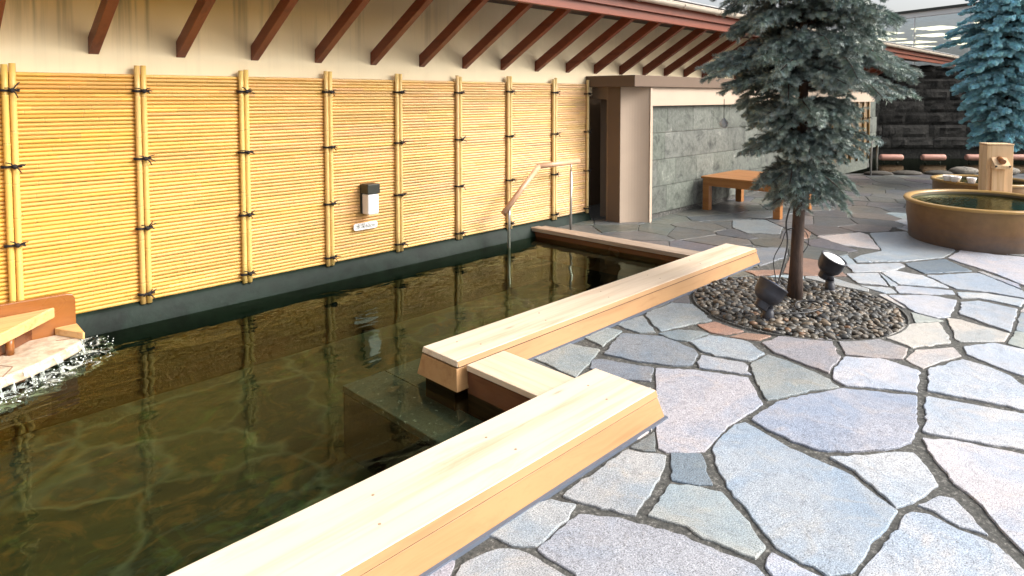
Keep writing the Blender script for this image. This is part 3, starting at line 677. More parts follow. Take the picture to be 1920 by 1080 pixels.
def knot_mesh(v):
    q = random.Random(v); m = MB()
    for dz in (-.004,.004): m.tube([(-.043,.012,dz),(-.042,-.016,dz),(-.02,-.026,dz*.5),(0,-.022,dz),(.02,-.026,-dz*.5),(.042,-.016,dz),(.043,.012,dz)], .0042, 6)
    m.lathe([(.001,-.014),(.010,-.009),(.013,0),(.010,.009),(.001,.014)], (.010,-.034,0), n=8)
    for a in range(4):
        an = q.uniform(-.5,.5)+[.5,-.6,.1,math.pi-.3][a]; L = q.uniform(.030,.055)
        m.tube([(.010,-.034,0),(.010+math.cos(an)*L*.5,-.042,math.sin(an)*L*.5+.006),(.010+math.cos(an)*L,-.038+q.uniform(-.01,.01),math.sin(an)*L)], [.0038,.0034,.0030], 6)
    return m
for pi,x in enumerate(posts_x):
    half = pi == len(posts_x)-1
    m = MB()
    for s in ((-.0,) if half else (-.0205,.0205)):
        c = rnd.uniform(.92,1.05); m.col = (c,c*rnd.uniform(.97,1.03)*(.93+.018*pi),c*rnd.uniform(.9,1.1)*(.7+.12*pi))
        path = []; rr = []; z = FZ0-.012
        top = FZ1+.055+rnd.uniform(-.012,.012); nodes = [z+.16+.27*j+rnd.uniform(-.04,.04) for j in range(6)]
        zs = sorted([(z,.0193),(top,.0186)]+[q for nz in nodes if nz < top-.03 for q in ((nz-.010,.0190),(nz,.0207),(nz+.004,.0188),(nz+.012,.0190))])
        b0 = len(m.v); m.tube([(x+s,5.195,a) for a,b in zs], [b for a,b in zs], 12)
        for i,(a,b) in enumerate(zs):
            if b < .01885 and 0 < i < len(zs)-1:
                for k_ in range(12): q = m.c[b0+i*12+k_]; m.c[b0+i*12+k_] = (q[0]*.6,q[1]*.5,q[2]*.4)
    p = m.build('bamboo_post', M['bamboo_v'], fence, colors=True)
    for kz in (1.635,1.150,.645,.165):
        if pi > 5: kz += rnd.uniform(-.01,.02)
        k = knot_mesh(pi*7+int(kz*10)); 
        k.v = [(a*1.2+x+(-.012 if half else 0), b+5.193, c*1.2+kz) for a,b,c in k.v]
        k.build('cord_knot', M['black_cord'], p)

# eave
eave = thing('eave_roof', 'deep eave with red brown struts, beam and pale gutter above the bamboo fence', 'roof', (8,4.6,2.5))
M['soffit'] = plain('dark soffit boards', (.07,.045,.035), .7)
M['roof_metal'] = plain('grey roof metal', (.30,.31,.32), .5)
mb = MB(); mb.box((-7,4.20,2.625),(22.5,5.249,2.66)); mb.build('soffit', M['soffit'], eave)
mb = MB(); mb.box((-7,4.21,2.47),(22.5,4.27,2.623)); mb.build('eave_beam', M['red_wood_x'], eave, bevel=.004)
mb = MB(); mb.box((-7,4.165,2.565),(22.5,4.195,2.70)); mb.build('fascia', M['red_wood_x'], eave)
mb = MB(); mb.hexa([(-7,4.12,2.745),(22.5,4.12,2.745),(22.5,5.6,2.90),(-7,5.6,2.90),(-7,4.12,2.76),(22.5,4.12,2.76),(22.5,5.6,2.93),(-7,5.6,2.93)]); mb.build('roof_sheet', M['roof_metal'], eave)
def gutter():
    m = MB(); n = 12; vs = []
    for x in (-7,22.5):
        for R_ in (.052,.048):
            for k in range(n+1):
                a = math.pi+math.pi*k/n; vs.append((x, 4.10+R_*math.cos(a), 2.70+R_*math.sin(a)))
    k2 = n+1; A0,B0,A1,B1 = 0,k2,2*k2,3*k2
    fs = []
    for k in range(n): fs += [(A0+k,A0+k+1,A1+k+1,A1+k), (B0+k+1,B0+k,B1+k,B1+k+1)]
    m.add(vs, fs, True); m.add([vs[i] for i in (A0,A1,B1,B0)], [(0,1,2,3)]); m.add([vs[i] for i in (A0+n,A1+n,B1+n,B0+n)], [(3,2,1,0)])
    for y in (4.05,): m.tube([(-7,y,2.702),(22.5,y,2.702)], .006, 8)
    return m
M['gutter'] = plain('cream gutter', (.56,.49,.40), .35, 0, .15, 6)
gutter().build('gutter', M['gutter'], eave)
for i in range(-2, 24):
    x = .75+.9*i
    m = MB(); pts = [(x,4.10+.056*math.cos(a),2.70+.056*math.sin(a)) for a in [math.pi+math.pi*k/10 for k in range(11)]]
    m.tube(pts+[(x,4.17,2.70)], .006, 6); m.build('gutter_bracket', M['gutter'], eave)
def strut(x):
    m = MB(); h = .10
    m.extr([(x-.032,5.248,1.888),(x-.032,5.248,2.005),(x-.032,4.271,2.585),(x-.032,4.271,2.473)], (.064,0,0)); return m
for i in range(-7, 30):
    x = 1.195+.5665*i
    if x > 17.8: break
    strut(x).build('strut', M['red_wood'], eave, bevel=.003)
# ================================================================ WALL BEYOND THE FENCE
M['plaster_mid'] = plaster('brown recess plaster', (.21,.145,.095), False)
wing = thing('stone_clad_wall', 'beige plaster wall with a pillar, a lintel and green grey stone cladding beyond the bamboo fence', 'wall', (8,4.8,0))
mb = MB(); mb.box((6.665,4.50,1.715),(18,5.247,1.855)); mb.build('lintel', M['plaster_dark'], wing, bevel=.004)
# wall with the dark doorway
mb = MB(); mb.box((6.78,4.97,-.02),(6.86,5.0,1.713)); mb.box((6.80,5.0,1.56),(6.86,5.9,1.713)); mb.box((6.70,5.9,-.02),(8.6,6.0,1.713)); mb.box((8.6,4.9,-.02),(8.7,6.0,1.713))
mb.box((7.0,5.002,-.02),(7.05,5.26,1.555)); mb.build('doorway_wall', M['plaster_mid'], wing)  # inner panel added close behind the opening to catch light
mb = MB(); mb.prism([(6.78,4.972),(6.775,4.78),(7.06,4.545),(7.06,4.972)], -.02, 1.713)
mb.v = list(mb.v)
# shallow curved recess on the diagonal face
pil = MB(); n = 10; arc = []
a = Vector((6.775,4.78,0)); b = Vector((7.06,4.545,0)); nn = Vector((b.y-a.y, a.x-b.x, 0)).normalized()
for k in range(n+1):
    t_ = k/n; arc.append(a.lerp(b,t_)-nn*(.0+.028*math.sin(math.pi*t_)))
poly = [(6.78,4.968)]+[(p.x,p.y) for p in arc]+[(7.06,4.968)]
pil.prism(poly, -.02, 1.713)
mb = MB(); mb.hexa([(6.770,4.782,-.02),(6.7745,4.782,-.02),(6.7795,4.972,-.02),(6.775,4.972,-.02),(6.770,4.782,1.714),(6.7745,4.782,1.714),(6.7795,4.972,1.714),(6.775,4.972,1.714)]); mb.build('pillar_shade_face', M['plaster_dark'], wing)  # thin slab that paints the pillar's shaded face brown
pil.build('pillar', M['plaster2'], wing)
mb = MB(); mb.box((7.062,4.53,-.02),(7.115,4.95,1.713)); mb.build('jamb', M['plaster2'], wing)
mb = MB(); mb.box((7.118,4.655,.0),(16.3,4.95,1.713)); mb.build('wall_body', M['plaster2'], wing)
mb = MB(); mb.box((7.118,4.55,1.475),(16.3,4.652,1.713)); mb.build('plaster_band', M['plaster2'], wing)
def rough_block(m, o, u, v, n, W, H_, D, amp, gx=5, gz=3):
    o,u,v,n = map(Vector,(o,u,v,n)); seed = rnd.uniform(0,50)
    vs = []; fs = []
    for j in range(gz+1):
        for i in range(gx+1):
            e = i in (0,gx) or j in (0,gz)
            p = o+u*(W*i/gx)+v*(H_*j/gz)
            d = D+(0 if e else amp*(.5+noise.noise(Vector((p.x*3+seed,p.y*3,p.z*4))*1.4)))
            vs.append(p+n*d)
    for j in range(gz):
        for i in range(gx): q = j*(gx+1)+i; fs.append((q,q+1,q+gx+2,q+gx+1))
    m.add(vs, fs)
    c = [o,o+u*W,o+u*W+v*H_,o+v*H_]; ct = [p+n*D for p in c]
    m.add(c+ct, [(0,1,5,4),(1,2,6,5),(2,3,7,6),(3,0,4,7)])
cl = MB()
for row in range(4):
    x = 7.12-[0,.18,.05,.22][row]; z = .07+.351*row
    while x < 16.2:
        W = rnd.uniform(.42,.72); x0 = max(x, 7.12); W2 = x+W-x0
        if W2 > .06:
            c = rnd.uniform(.85,1.2); cl.col = (c,c*rnd.uniform(.97,1.03),c)
            rough_block(cl, (x0,4.652,z), (1,0,0), (0,0,1), (0,-1,0), W2-.004, .345, .03, .008, 4, 3)
        x += W
cl.build('stone_cladding', M['green_stone'], wing, colors=True)
mb = MB(); mb.box((7.12,4.64,-.02),(16.3,4.654,.066)); mb.build('recessed_base', M['mortar'], wing)

# second bamboo screen beyond the cladding
f2 = thing('bamboo_fence', 'narrow ochre screen with vertical posts beyond the stone cladding, beside the dark rock wall', 'fence', (17,4.6,0))
M['ochre'] = plain('ochre panel with shade', (.17,.105,.045), .6, 0, .15, 8)  # panel colour darkened to hold the shade on this screen
mb = MB(); mb.box((13.6,4.60,.25),(16.0,4.63,1.70)); mb.build('panel', M['ochre'], f2)
for x in (13.65,14.2,14.75,15.2,15.6,15.96):
    mb = MB(); mb.col = (.30,.27,.25); mb.tube([(x,4.575,.2),(x,4.575,1.75)], .025, 10); p = mb.build('bamboo_post', M['bamboo_v'], f2, colors=True)  # post tint lowered too, carrying the same shade
    k = knot_mesh(3); k.v = [(a+x,b+4.575,c+1.12) for a,b,c in k.v]; k.build('cord_knot', M['black_cord'], p)
mb = MB(); mb.box((13.6,4.60,-.02),(16.0,4.65,.25)); mb.build('base', M['green_stone'], f2, colors=True)

# ---------------------------------------------------------------- handrail
hr = thing('handrail', 'bent wooden handrail on two steel posts at the far end of the pool', 'handrail', (5.5,4.95,0))
mb = MB(); mb.tube([(4.895,4.965,.338),(5.458,4.965,.806)], .030, 14); mb.tube([(5.448,4.965,.803),(6.175,4.965,.815)], .030, 14)
mb.lathe([(.001,-.031),(.022,-.022),(.031,0),(.022,.022),(.001,.031)], (5.452,4.965,.803), n=14)
mb.build('grip', M['rail_wood'], hr)
mb = MB(); mb.tube([(4.965,4.95,-.56),(4.965,4.95,.31),(4.985,4.963,.375)], .016, 12); mb.build('post', M['steel'], hr)
mb = MB(); mb.tube([(6.03,4.965,-.01),(6.03,4.965,.70)], .016, 12); mb.tube([(6.03,4.965,.70),(6.03,4.965,.795)], .009, 10); mb.build('post', M['steel'], hr)

# ---------------------------------------------------------------- wall lamp and depth sign
lp = thing('wall_lamp', 'black capped wall lamp with white diffuser on the bamboo fence above the small sign', 'lamp', (3.33,5.19,.5))
mb = MB(); mb.box((3.275,5.185,.515),(3.40,5.206,.79)); mb.build('back_plate', M['lamp_black'], lp, bevel=.003)
mb = MB(); mb.box((3.272,5.07,.705),(3.403,5.184,.795)); mb.build('cap', M['lamp_black'], lp, bevel=.006)
mb = MB(); mb.box((3.280,5.077,.515),(3.396,5.183,.703)); mb.build('diffuser', M['diffuser'], lp, bevel=.012)
sg = thing('depth_sign', 'small white rounded sign plate with grey lettering on the bamboo fence under the wall lamp', 'sign', (3.31,5.19,.37))
def rrect(x0,x1,z0,z1,r,y,n=5):
    pts = []
    for cx,cz,a0 in ((x1-r,z1-r,0),(x0+r,z1-r,90),(x0+r,z0+r,180),(x1-r,z0+r,270)):
        for k in range(n+1): a = rad(a0+90*k/n); pts.append((cx+r*math.cos(a), y, cz+r*math.sin(a)))
    return pts
mb = MB(); mb.extr(rrect(3.195,3.45,.365,.430,.022,5.196), (0,-.008,0)); mb.build('plate', M['sign_white'], sg)
cu = bpy.data.curves.new('lettering','FONT'); cu.body = '\u6c34\u6df160cm'; cu.size = .050; cu.align_x = 'CENTER'; cu.extrude = .0005
tmp = bpy.data.objects.new('tmp', cu); COL.objects.link(tmp); dg = bpy.context.evaluated_depsgraph_get(); dg.update()
me = bpy.data.meshes.new_from_object(tmp.evaluated_get(dg)); bpy.data.objects.remove(tmp)
me.transform(Matrix.Translation(Vector((3.322,5.187,.381))-Vector(sg['_b']))@Matrix.Rotation(math.pi/2,4,'X'))
me.materials.clear(); me.materials.append(M['ink'])
lt = bpy.data.objects.new('lettering', me); COL.objects.link(lt); lt.parent = sg

# ---------------------------------------------------------------- hot water inlet box at the left
tr = thing('water_inlet_trough', 'wooden hot water inlet with pale wet slab spilling into the pool by the bamboo fence', 'water spout', (.5,4.9,0))
mb = MB()
pts = [(-.9,5.04,-.12),(1.0,5.04,-.12),(1.0,5.04,.27),(.985,5.04,.295),(.95,5.04,.305),(-.9,5.04,.335)]
mb.extr(pts, (0,.04,0)); mb.build('back_board', M['trough_wood'], tr, bevel=.004)
bx_ = [(-.9,4.44),(.30,4.44),(.56,4.68),(.885,5.036),(-.9,5.036)]
mb = MB(); mb.prism(bx_, .165, .235); mb.build('spout_box', M['trough_pale'], tr, bevel=.008)
mb = MB(); mb.prism([(-.9,4.56),(.25,4.56),(.50,4.76),(.76,5.035),(-.9,5.035)], .056, .164); mb.build('outlet_recess', M['wet_wood'], tr)
for q_ in ((.30,4.52),(.62,4.83)):
    mb = MB(); mb.tube([(q_[0],q_[1],.056),(q_[0],q_[1],.164)], .022, 12); mb.build('outlet_peg', M['trough_wood'], tr)
mb = MB(); mb.prism([(.985,4.80),(.997,4.80),(1.003,5.036),(.88,5.036),(.88,5.02)], .056, .10); mb.build('slab_lip', M['trough_pale'], tr, bevel=.004)
slabp = [(-.9,4.05),(.15,4.22),(.40,4.39),(.54,4.47),(.69,4.54),(.82,4.64),(.975,4.78),(.995,5.037),(-.9,5.037)]
mb = MB(); mb.prism(slabp, -.01, .055); mb.build('slab', block_mat('wet pale slab', (.62,.52,.40), (.34,.24,.15), (.80,.74,.66), 3.5, .12, .5, .012, .8), tr, bevel=.014, colors=True)
mb = MB(); mb.box((-.9,4.60,-.16),(.66,4.74,-.012)); mb.build('face_board', M['wet_wood'], tr)
mb = MB(); mb.box((-.9,4.75,-.35),(.80,5.03,-.012)); mb.build('support', M['riser'], tr)
# falling water and foam
for a_,b_ in (((.54,4.475),(.60,4.60)),((.60,4.60),(.52,4.72)),((.86,4.90),(.985,4.86))):
    d_ = Vector((b_[0]-a_[0],b_[1]-a_[1],0)); n_ = Vector((-d_.y,d_.x,0)).normalized()*.0035; mb = MB(); mb.obox(Vector((*a_,.054))-n_*.5, d_, n_, (0,0,.0028)); mb.build('slab_joint', M['wet_wood'], tr)
def foam_mat():
    t = NT('white water'); v = t.coord((1,1,1)); n1 = t.noise(v, 13, 5, .65, 1.5)
    d = t.n('BsdfPrincipled', _in={'Base Color': (.74,.80,.74,1), 'Roughness': .6})
    tr_ = t.n('BsdfTransparent', _in={'Color': (.97,.985,.97,1)})
    f = t.ramp(n1, [(.46,0.0),(.68,.8)])
    mx = t.n('MixShader', _in={0: f, 1: tr_.outputs[0], 2: d.outputs[0]}); t.t.links.new(mx.outputs[0], t.out.inputs[0]); return t.m
M['foam'] = foam_mat()
fm = MB(); q = random.Random(11)
edge = [Vector((*p,.04)) for p in slabp[:8]]
for i in range(len(edge)-1):
    a,b = edge[i],edge[i+1]; L = (b-a).length; nrm = Vector((b.y-a.y, a.x-b.x, 0)).normalized()
    k = 0
    while k < L:
        wd = q.uniform(.015,.07); p = a.lerp(b, k/L); p2 = a.lerp(b, min(1,(k+wd)/L))
        out = q.uniform(.02,.06); vs = []
        for j in range(6):
            t_ = j/5; zz = .058-.105*t_*t_; sp = 1-.3*t_
            for c in (p, p.lerp(p2,.5), p2):
                m_ = p.lerp(p2,.5); cc = m_.lerp(c, sp); vs.append((cc.x+nrm.x*out*t_+q.uniform(-.003,.003), cc.y+nrm.y*out*t_+q.uniform(-.003,.003), zz))
        fm.add(vs, [(j*3+c, j*3+c+1, j*3+c+4, j*3+c+3) for j in range(5) for c in range(2)], True)
        k += wd+q.choice([.0,.01,.03,.06])
setting(fm.build('falling_water', M['foam']), 'stuff')
# churned water: displaced patch around the outlet
ch = MB(); NX, NY = 90, 60
def chz(x,y):
    d = 9
    for i in range(len(slabp)-2):
        a = Vector(slabp[i]); b = Vector(slabp[i+1]); p = Vector((x,y)); ab = b-a; t_ = max(0,min(1,(p-a).dot(ab)/ab.dot(ab))); d = min(d,(p-(a+ab*t_)).length)
    return d
idx = {}
for i in range(NX):
    for j in range(NY):
        x = -.3+1.75*i/(NX-1); y = 3.95+1.2*j/(NY-1); d = chz(x,y); inside = (y > 4.1+(x+.9)*.29+.18 and x < .9)
        if d > .20+.05*noise.noise(Vector((x*11,y*11,4))) or y > 5.12: continue
        e = max(0,1-d/.21); nz = noise.fractal(Vector((x*14,y*14,0)), 1, 2, 4); idx[i,j] = len(ch.v)
        ch.v.append((x, y, WZ-.004+e*(.012+.024*nz))); ch.c.append((1,1,1))
for (i,j),k in idx.items():
    if (i+1,j) in idx and (i,j+1) in idx and (i+1,j+1) in idx:
        ch.f.append((k, idx[i+1,j], idx[i+1,j+1], idx[i,j+1])); ch.sm.append(True)
setting(ch.build('churning_water', M['foam']), 'stuff')
dm = MB()
for k in range(160):
    i = q.randrange(len(edge)-1); p = edge[i].lerp(edge[i+1], q.random()); r_ = q.uniform(.0015,.005)
    nrm = Vector((edge[i+1].y-edge[i].y, edge[i].x-edge[i+1].x, 0)).normalized()
    dm.lathe([(.0001,-r_),(r_*.8,-r_*.5),(r_,0),(r_*.8,r_*.5),(.0001,r_)], p+nrm*q.uniform(.02,.2)+Vector((0,0,WZ-.03+q.uniform(0,.05))), n=6)
setting(dm.build('water_droplets', plain('droplet white', (.8,.84,.82), .1)), 'stuff')

# ---------------------------------------------------------------- spotlights in the pebbles
def spotlight(label, base, aim, lens_mat, sc=1.0, pivot=.15):
    base = Vector(base); aim = Vector(aim).normalized()
    r = thing('garden_spotlight', label, 'spotlight', tuple(base))
    mb = MB(); mb.lathe([(.001,.012),(.045,.012),(.05,0),(.05,-.02)], base, n=24); mb.lathe([(.034*sc,0),(.034*sc,.045),(.030*sc,.05),(.030*sc,.075)], base+Vector((0,0,.012)), n=20); mb.build('base', M['spot_metal'], r)
    neck = base+Vector((0,0,.085)); hc = base+Vector((0,0,pivot))+aim*.02
    mb = MB(); mb.tube([neck, neck+(hc-neck)*.4], .028*sc, 14)
    back = hc-aim*.085
    mb.lathe([(.001,-.062),(.036*sc,-.060),(.042*sc,-.050),(.038*sc,-.042),(.043*sc,-.034),(.039*sc,-.026),(.044*sc,-.017),(.041*sc,-.008),(.046*sc,.004)], back, aim, n=24)
    mb.build('knuckle', M['spot_metal'], r)
    mb = MB(); mb.lathe([(.040*sc,-.006),(.060*sc,.006),(.078*sc,.030),(.087*sc,.065),(.089*sc,.125),(.092*sc,.127),(.094*sc,.138),(.088*sc,.142),(.082*sc,.140),(.080*sc,.10)], back, aim, n=36); mb.build('head', M['spot_metal'], r)
    mb = MB(); mb.lathe([(.001,.152*1.0),(.03*sc,.150),(.06*sc,.143),(.0805*sc,.128)], back, aim, n=32); mb.build('lens', lens_mat, r)
    return r
M['blue_lens'] = plain('dark blue lens', (.03,.06,.14), .12)
spotlight('dark garden spotlight tilted up towards the trunk, at the left front of the pebble bed', (4.56,1.93,.005), (.44,-.30,.84), M['blue_lens'], 1.15, .19)
spotlight('garden spotlight with bright white frosted lens behind the tree trunk', (5.60,1.865,.005), (.02,-.42,.90), M['frost'], 1.12, .21)
# cables
def cable(label, pts, r, group='cables at the near tree'):
    m = MB(); P = [Vector(p) for p in pts]; out = []
    for i in range(len(P)-1):
        p0,p1,p2,p3 = P[max(i-1,0)],P[i],P[i+1],P[min(i+2,len(P)-1)]
        for k in range(6):
            t_ = k/6; out.append(.5*((2*p1)+(p2-p0)*t_+(2*p0-5*p1+4*p2-p3)*t_*t_+(3*p1-p0-3*p2+p3)*t_**3))
    out.append(P[-1]); m.tube(out, r, 7)
    return tag(m.build('power_cable', M['rubber'], base=(0,0,0)), label, 'cable', group)
cable('black cable running from the dark spotlight up the left side of the near trunk', [(4.62,1.95,.09),(4.72,2.0,.04),(4.86,2.02,.07),(5.00,2.02,.25),(5.08,2.01,.45),(5.10,2.03,.62),(5.12,1.99,.80)], .0065)
cable('thin loose cable loop hanging beside the near trunk', [(5.05,2.05,.03),(5.03,2.08,.2),(5.02,2.09,.33),(5.06,2.05,.45),(5.11,2.02,.56),(5.20,1.93,.55),(5.24,1.91,.45),(5.19,1.93,.38)], .0035)
cable('grey cable coiled on the pebbles in front of the near trunk', [(4.62,1.93,.035),(4.70,1.84,.035),(4.85,1.74,.035),(5.02,1.72,.035),(5.10,1.80,.04),(5.02,1.90,.035),(4.88,1.86,.03),(4.80,1.78,.035)], .006)

# ---------------------------------------------------------------- bench
bn = thing('wooden_bench', 'low square orange wooden bench in front of the stone cladding', 'bench', (8.9,3.97,0))
X0,X1,Y0,Y1 = 8.40,9.50,3.43,4.52
mb = MB()
for i in range(6): mb.box((X0-.02+(X1-X0+.04)/6*i+.001, Y0-.02, .445), (X0-.02+(X1-X0+.04)/6*(i+1)-.001, Y1+.02, .475))
mb.build('seat', M['bench_wood'], bn, bevel=.003)
mb = MB(); mb.box((X0,Y0+.08,.345),(X0+.03,Y1-.08,.443)); mb.box((X1-.03,Y0+.08,.345),(X1,Y1-.08,.443)); mb.box((X0+.08,Y0,.345),(X1-.08,Y0+.03,.443)); mb.box((X0+.08,Y1-.03,.345),(X1-.08,Y1,.443)); mb.build('apron', M['bench_wood'], bn)
for x in (X0,X1-.09):
    for y in (Y0,Y1-.09): mb = MB(); mb.box((x-.003,y-.003,0),(x+.09,y+.09,.443)); mb.build('leg', M['bench_wood'], bn, bevel=.004)

# ---------------------------------------------------------------- tubs
def tub_mat(name, a, b, rimc):
    t = NT(name); v = t.coord(); n1 = t.noise(t.coord((1,1,5)), 2.2, 5, .6, .6)
    geo = t.n('TexCoord'); sep = t.n('SeparateXYZ', _in={0: geo.outputs['Object']})
    hz = t.math('ADD', sep.outputs[2], t.math('MULTIPLY', t.math('SUBTRACT', n1, .5), .35))
    col = t.ramp(hz, [(.02,b),(.22,a),(.40,rimc)])
    n2 = t.noise(v, 14, 4); col = t.mix(.5, col, t.mix(1.0, col, t.ramp(n2, [(.3,.75),(.7,1.2)]), 'MULTIPLY'))
    t.bsdf(col, .38, t.bump(n1,.1,.01), **{'Specular_IOR_Level': .5}); return t.m
M['tub'] = tub_mat('glazed brown tub', (.155,.078,.028), (.095,.066,.050), (.19,.105,.034))
M['tub_rim'] = plain('golden glazed rim', (.34,.20,.055), .3, 0, .2, 9)
M['tub_in'] = plain('dark tub inside', (.09,.065,.035), .5, 0, .4, 4)
def tub(label, c, a, b, h, k, wlabel):
    r = thing('bath_tub', label, 'tub', (c[0],c[1],0))
    L = lambda p, nm, mt: (lambda m: (m.lathe(p, (c[0],c[1],0), n=72, sx=a, sy=b), m.build(nm, mt, r)))(MB())
    L([(k,-.01),(k+.01,.10),((1+k)/2+.005,.25),(.975,h-.05),(.978,h-.03)], 'body', M['tub'])
    L([(.978,h-.034),(1.008,h-.03),(1.018,h-.014),(1.008,h),(.985,h+.003),(.93,h+.001),(.915,h-.010),(.912,h-.022)], 'rim', M['tub_rim'])
    L([(.912,h-.022),(.90,h-.15),(.86,.10),(.0005,.09)], 'inner_wall', M['tub_in'])
    m = MB(); n = 64; m.add([(c[0]+.908*a*math.cos(2*math.pi*i/n), c[1]+.908*b*math.sin(2*math.pi*i/n), h-.045) for i in range(n)], [tuple(range(n))])
    wt = setting(m.build('tub_water', M['tub_water']))
    return r
tub('oval brown glazed bath tub full of water standing on the flagstones at the right', (8.896,1.385), .882, .721, .442, .935, '')
tub('second bath tub with orange rim standing behind the wooden water spout', (11.12,1.72), .60, .60, .43, .93, '')
# small wash bowls on the second tub rim
for i,(px,py,s) in enumerate([(10.62,2.03,.9),(10.58,1.93,1.0),(10.53,1.74,.85)]):
    m = MB(); m.lathe([(.001,0),(.045*s,0),(.065*s,.055),(.068*s,.075),(.060*s,.072),(.05*s,.02),(.001,.018)], (px,py,.432), n=20)
    tag(m.build('wash_bowl', M['sign_white'], base=(px,py,.432) if False else (0,0,0)), ['small white wash bowl on the far left of the second tub rim','larger white wash bowl second from the left on the second tub rim','white wash bowl nearest the wooden spout on the second tub rim'][i], 'bowl', 'white bowls on the second tub')

# wooden water spout post
def opost(o, W, D, ang):      # local frame facing the camera side
    u = Vector((RX,RY,0)); f = Vector((FX,FY,0)); ca,sa = math.cos(ang),math.sin(ang)
    return u*ca+f*sa, -u*sa+f*ca
u,fv = opost(None,0,0,rad(-14)); P0 = Vector((9.975,1.50,0))
sp = thing('spout_post', 'square pale wooden post with a bamboo water spout behind the brown tub', 'water spout', tuple(P0+u*.14))
mb = MB(); mb.obox(P0, u*.29, fv*.22, (0,0,.985)); mb.build('post', M['spout_wood'], sp, bevel=.006)
mb = MB(); mb.obox(P0+u*-.004+fv*-.004+Vector((0,0,.987)), u*.298, fv*.228, (0,0,.018)); mb.build('cap', M['spout_wood'], sp, bevel=.003)
mb = MB(); s0 = P0+u*.045-fv*.12
mb.extr([s0+Vector((0,0,.70)), s0+Vector((0,0,.74))+fv*.0, s0+fv*.118+Vector((0,0,.84)), s0+fv*.118+Vector((0,0,.70))], u*.17); mb.build('spout_box', M['spout_wood'], sp, bevel=.004)
mb = MB(); mb.tube([s0+u*.085+fv*-.004+Vector((0,0,.79)), s0+u*.085+fv*.11+Vector((0,0,.82))], .032, 14); mb.build('spout_pipe', M['trough_wood'], sp)
mb = MB(); mb.obox(P0+u*.05-fv*.03, u*.14, fv*.028, (0,0,.695)); mb.build('front_channel', M['spout_wood'], sp, bevel=.003)
for k in (.0,.15):
    mb = MB(); mb.lathe([(.012,0),(.012,.012),(.001,.013)], s0+u*(.01+k)+Vector((0,0,.735)), -fv, n=12); mb.build('bolt', M['lamp_black'], sp)

# ================================================================ FAR POND, ROCK WALL, BUILDINGS
def D2(px, d, z):            # point at picture-independent bearing: lateral px metres, d metres ahead of the camera station
    return Vector((RX*px+FX*d, RY*px+FY*d, z))
sheet('pond_water', [[tuple(D2(-2,POND_D,0)[:2]), tuple(D2(14,POND_D,0)[:2]), tuple(D2(18,18.3,0)[:2]), tuple(D2(-2,18.3,0)[:2])]], -.14, M['water2'])
sheet('pond_floor', [[tuple(D2(-2,POND_D,0)[:2]), tuple(D2(14,POND_D,0)[:2]), tuple(D2(18,18.3,0)[:2]), tuple(D2(-2,18.3,0)[:2])]], -.7, M['pool_side'])
mb = MB(); mb.obox(D2(-2,POND_D-.04,-.75), D2(16,0,0), D2(0,.05,0), (0,0,.735)); setting(mb.build('pond_edge', M['mortar']))
rw = thing('rock_wall', 'tall dark split rock wall behind the far pond', 'wall', tuple(D2(11,18.1,0)))
m = MB(); uu = Vector((RX,RY,0)); nn = -Vector((FX,FY,0))
z = .17; row = 0
while z < 2.35:
    x = 8.6-rnd.uniform(0,.6); hh = rnd.choice([.26,.30,.34])
    while x < 17.5:
        W = rnd.uniform(.6,1.3); c = rnd.uniform(.6,1.6); m.col = (c,c,c)
        rough_block(m, D2(x,18.2,z), uu, (0,0,1), nn, W-.006, hh-.006, .09+rnd.uniform(0,.03), .06, 7, 4); x += W
    z += hh; row += 1
m.build('rock_courses', M['dark_rock'], rw, colors=True)
mb = MB(); mb.obox(D2(8.6,18.15,-.75), uu*9, (FX*.5,FY*.5,0), (0,0,3.05)); mb.build('core', M['dark_rock'], rw, colors=True)
M['cap_rock'] = block_mat('pale cap rock', (.20,.18,.15), (.07,.065,.06), (.42,.38,.32), 6, .8, .5, .03)
for i in range(16):
    W = rnd.uniform(.35,.8); x = 8.9+i*.52; m = MB()
    v = IV*np.array([W*.55,.22,rnd.uniform(.10,.17)]); v = v*(1+.18*np.sin(IV[:,[1,2,0]]*3+i))
    pos = D2(x,18.2,2.36+rnd.uniform(-.03,.03))
    m.add([pos+uu*q_[0]+nn*q_[1]+Vector((0,0,q_[2])) for q_ in v], [tuple(int(k) for k in f_) for f_ in IF])
    m.build('cap_rock', M['cap_rock'] if i < 5 else M['dark_rock'], rw, colors=True)
# floating headrest logs
for i,(a,b) in enumerate([(9.60,10.20),(10.69,11.31),(11.84,12.44),(12.96,13.6),(14.1,14.7)]):
    lg = MB(); n0 = 7; L = b-a; ps = [0,.03,.08,.5,.92,.97,1]; rr = [.055,.075,.082,.083,.082,.075,.055]
    lg.tube([D2(a+L*k,17.0,.0) for k in ps], rr, 14)
    lab = ['short reddish log bar leftmost over the far pond beside the thin rail','short reddish log bar second from the left over the far pond','short pale log bar just left of the wooden spout post over the far pond','short pale log bar just right of the wooden spout post over the far pond','short log bar at the far right over the pond beyond the tree'][i]
    t_ = thing('log_bar', lab, 'log', tuple(D2((a+b)/2,17,0)), 'log bars over the far pond')
    lg.build('log', M['log_wood'], t_)
    for k in (.2,.8): s_ = MB(); s_.tube([D2(a+L*k,17.03,-.7),D2(a+L*k,17.03,-.06)], .02, 8); s_.build('stand', M['lamp_black'], t_)
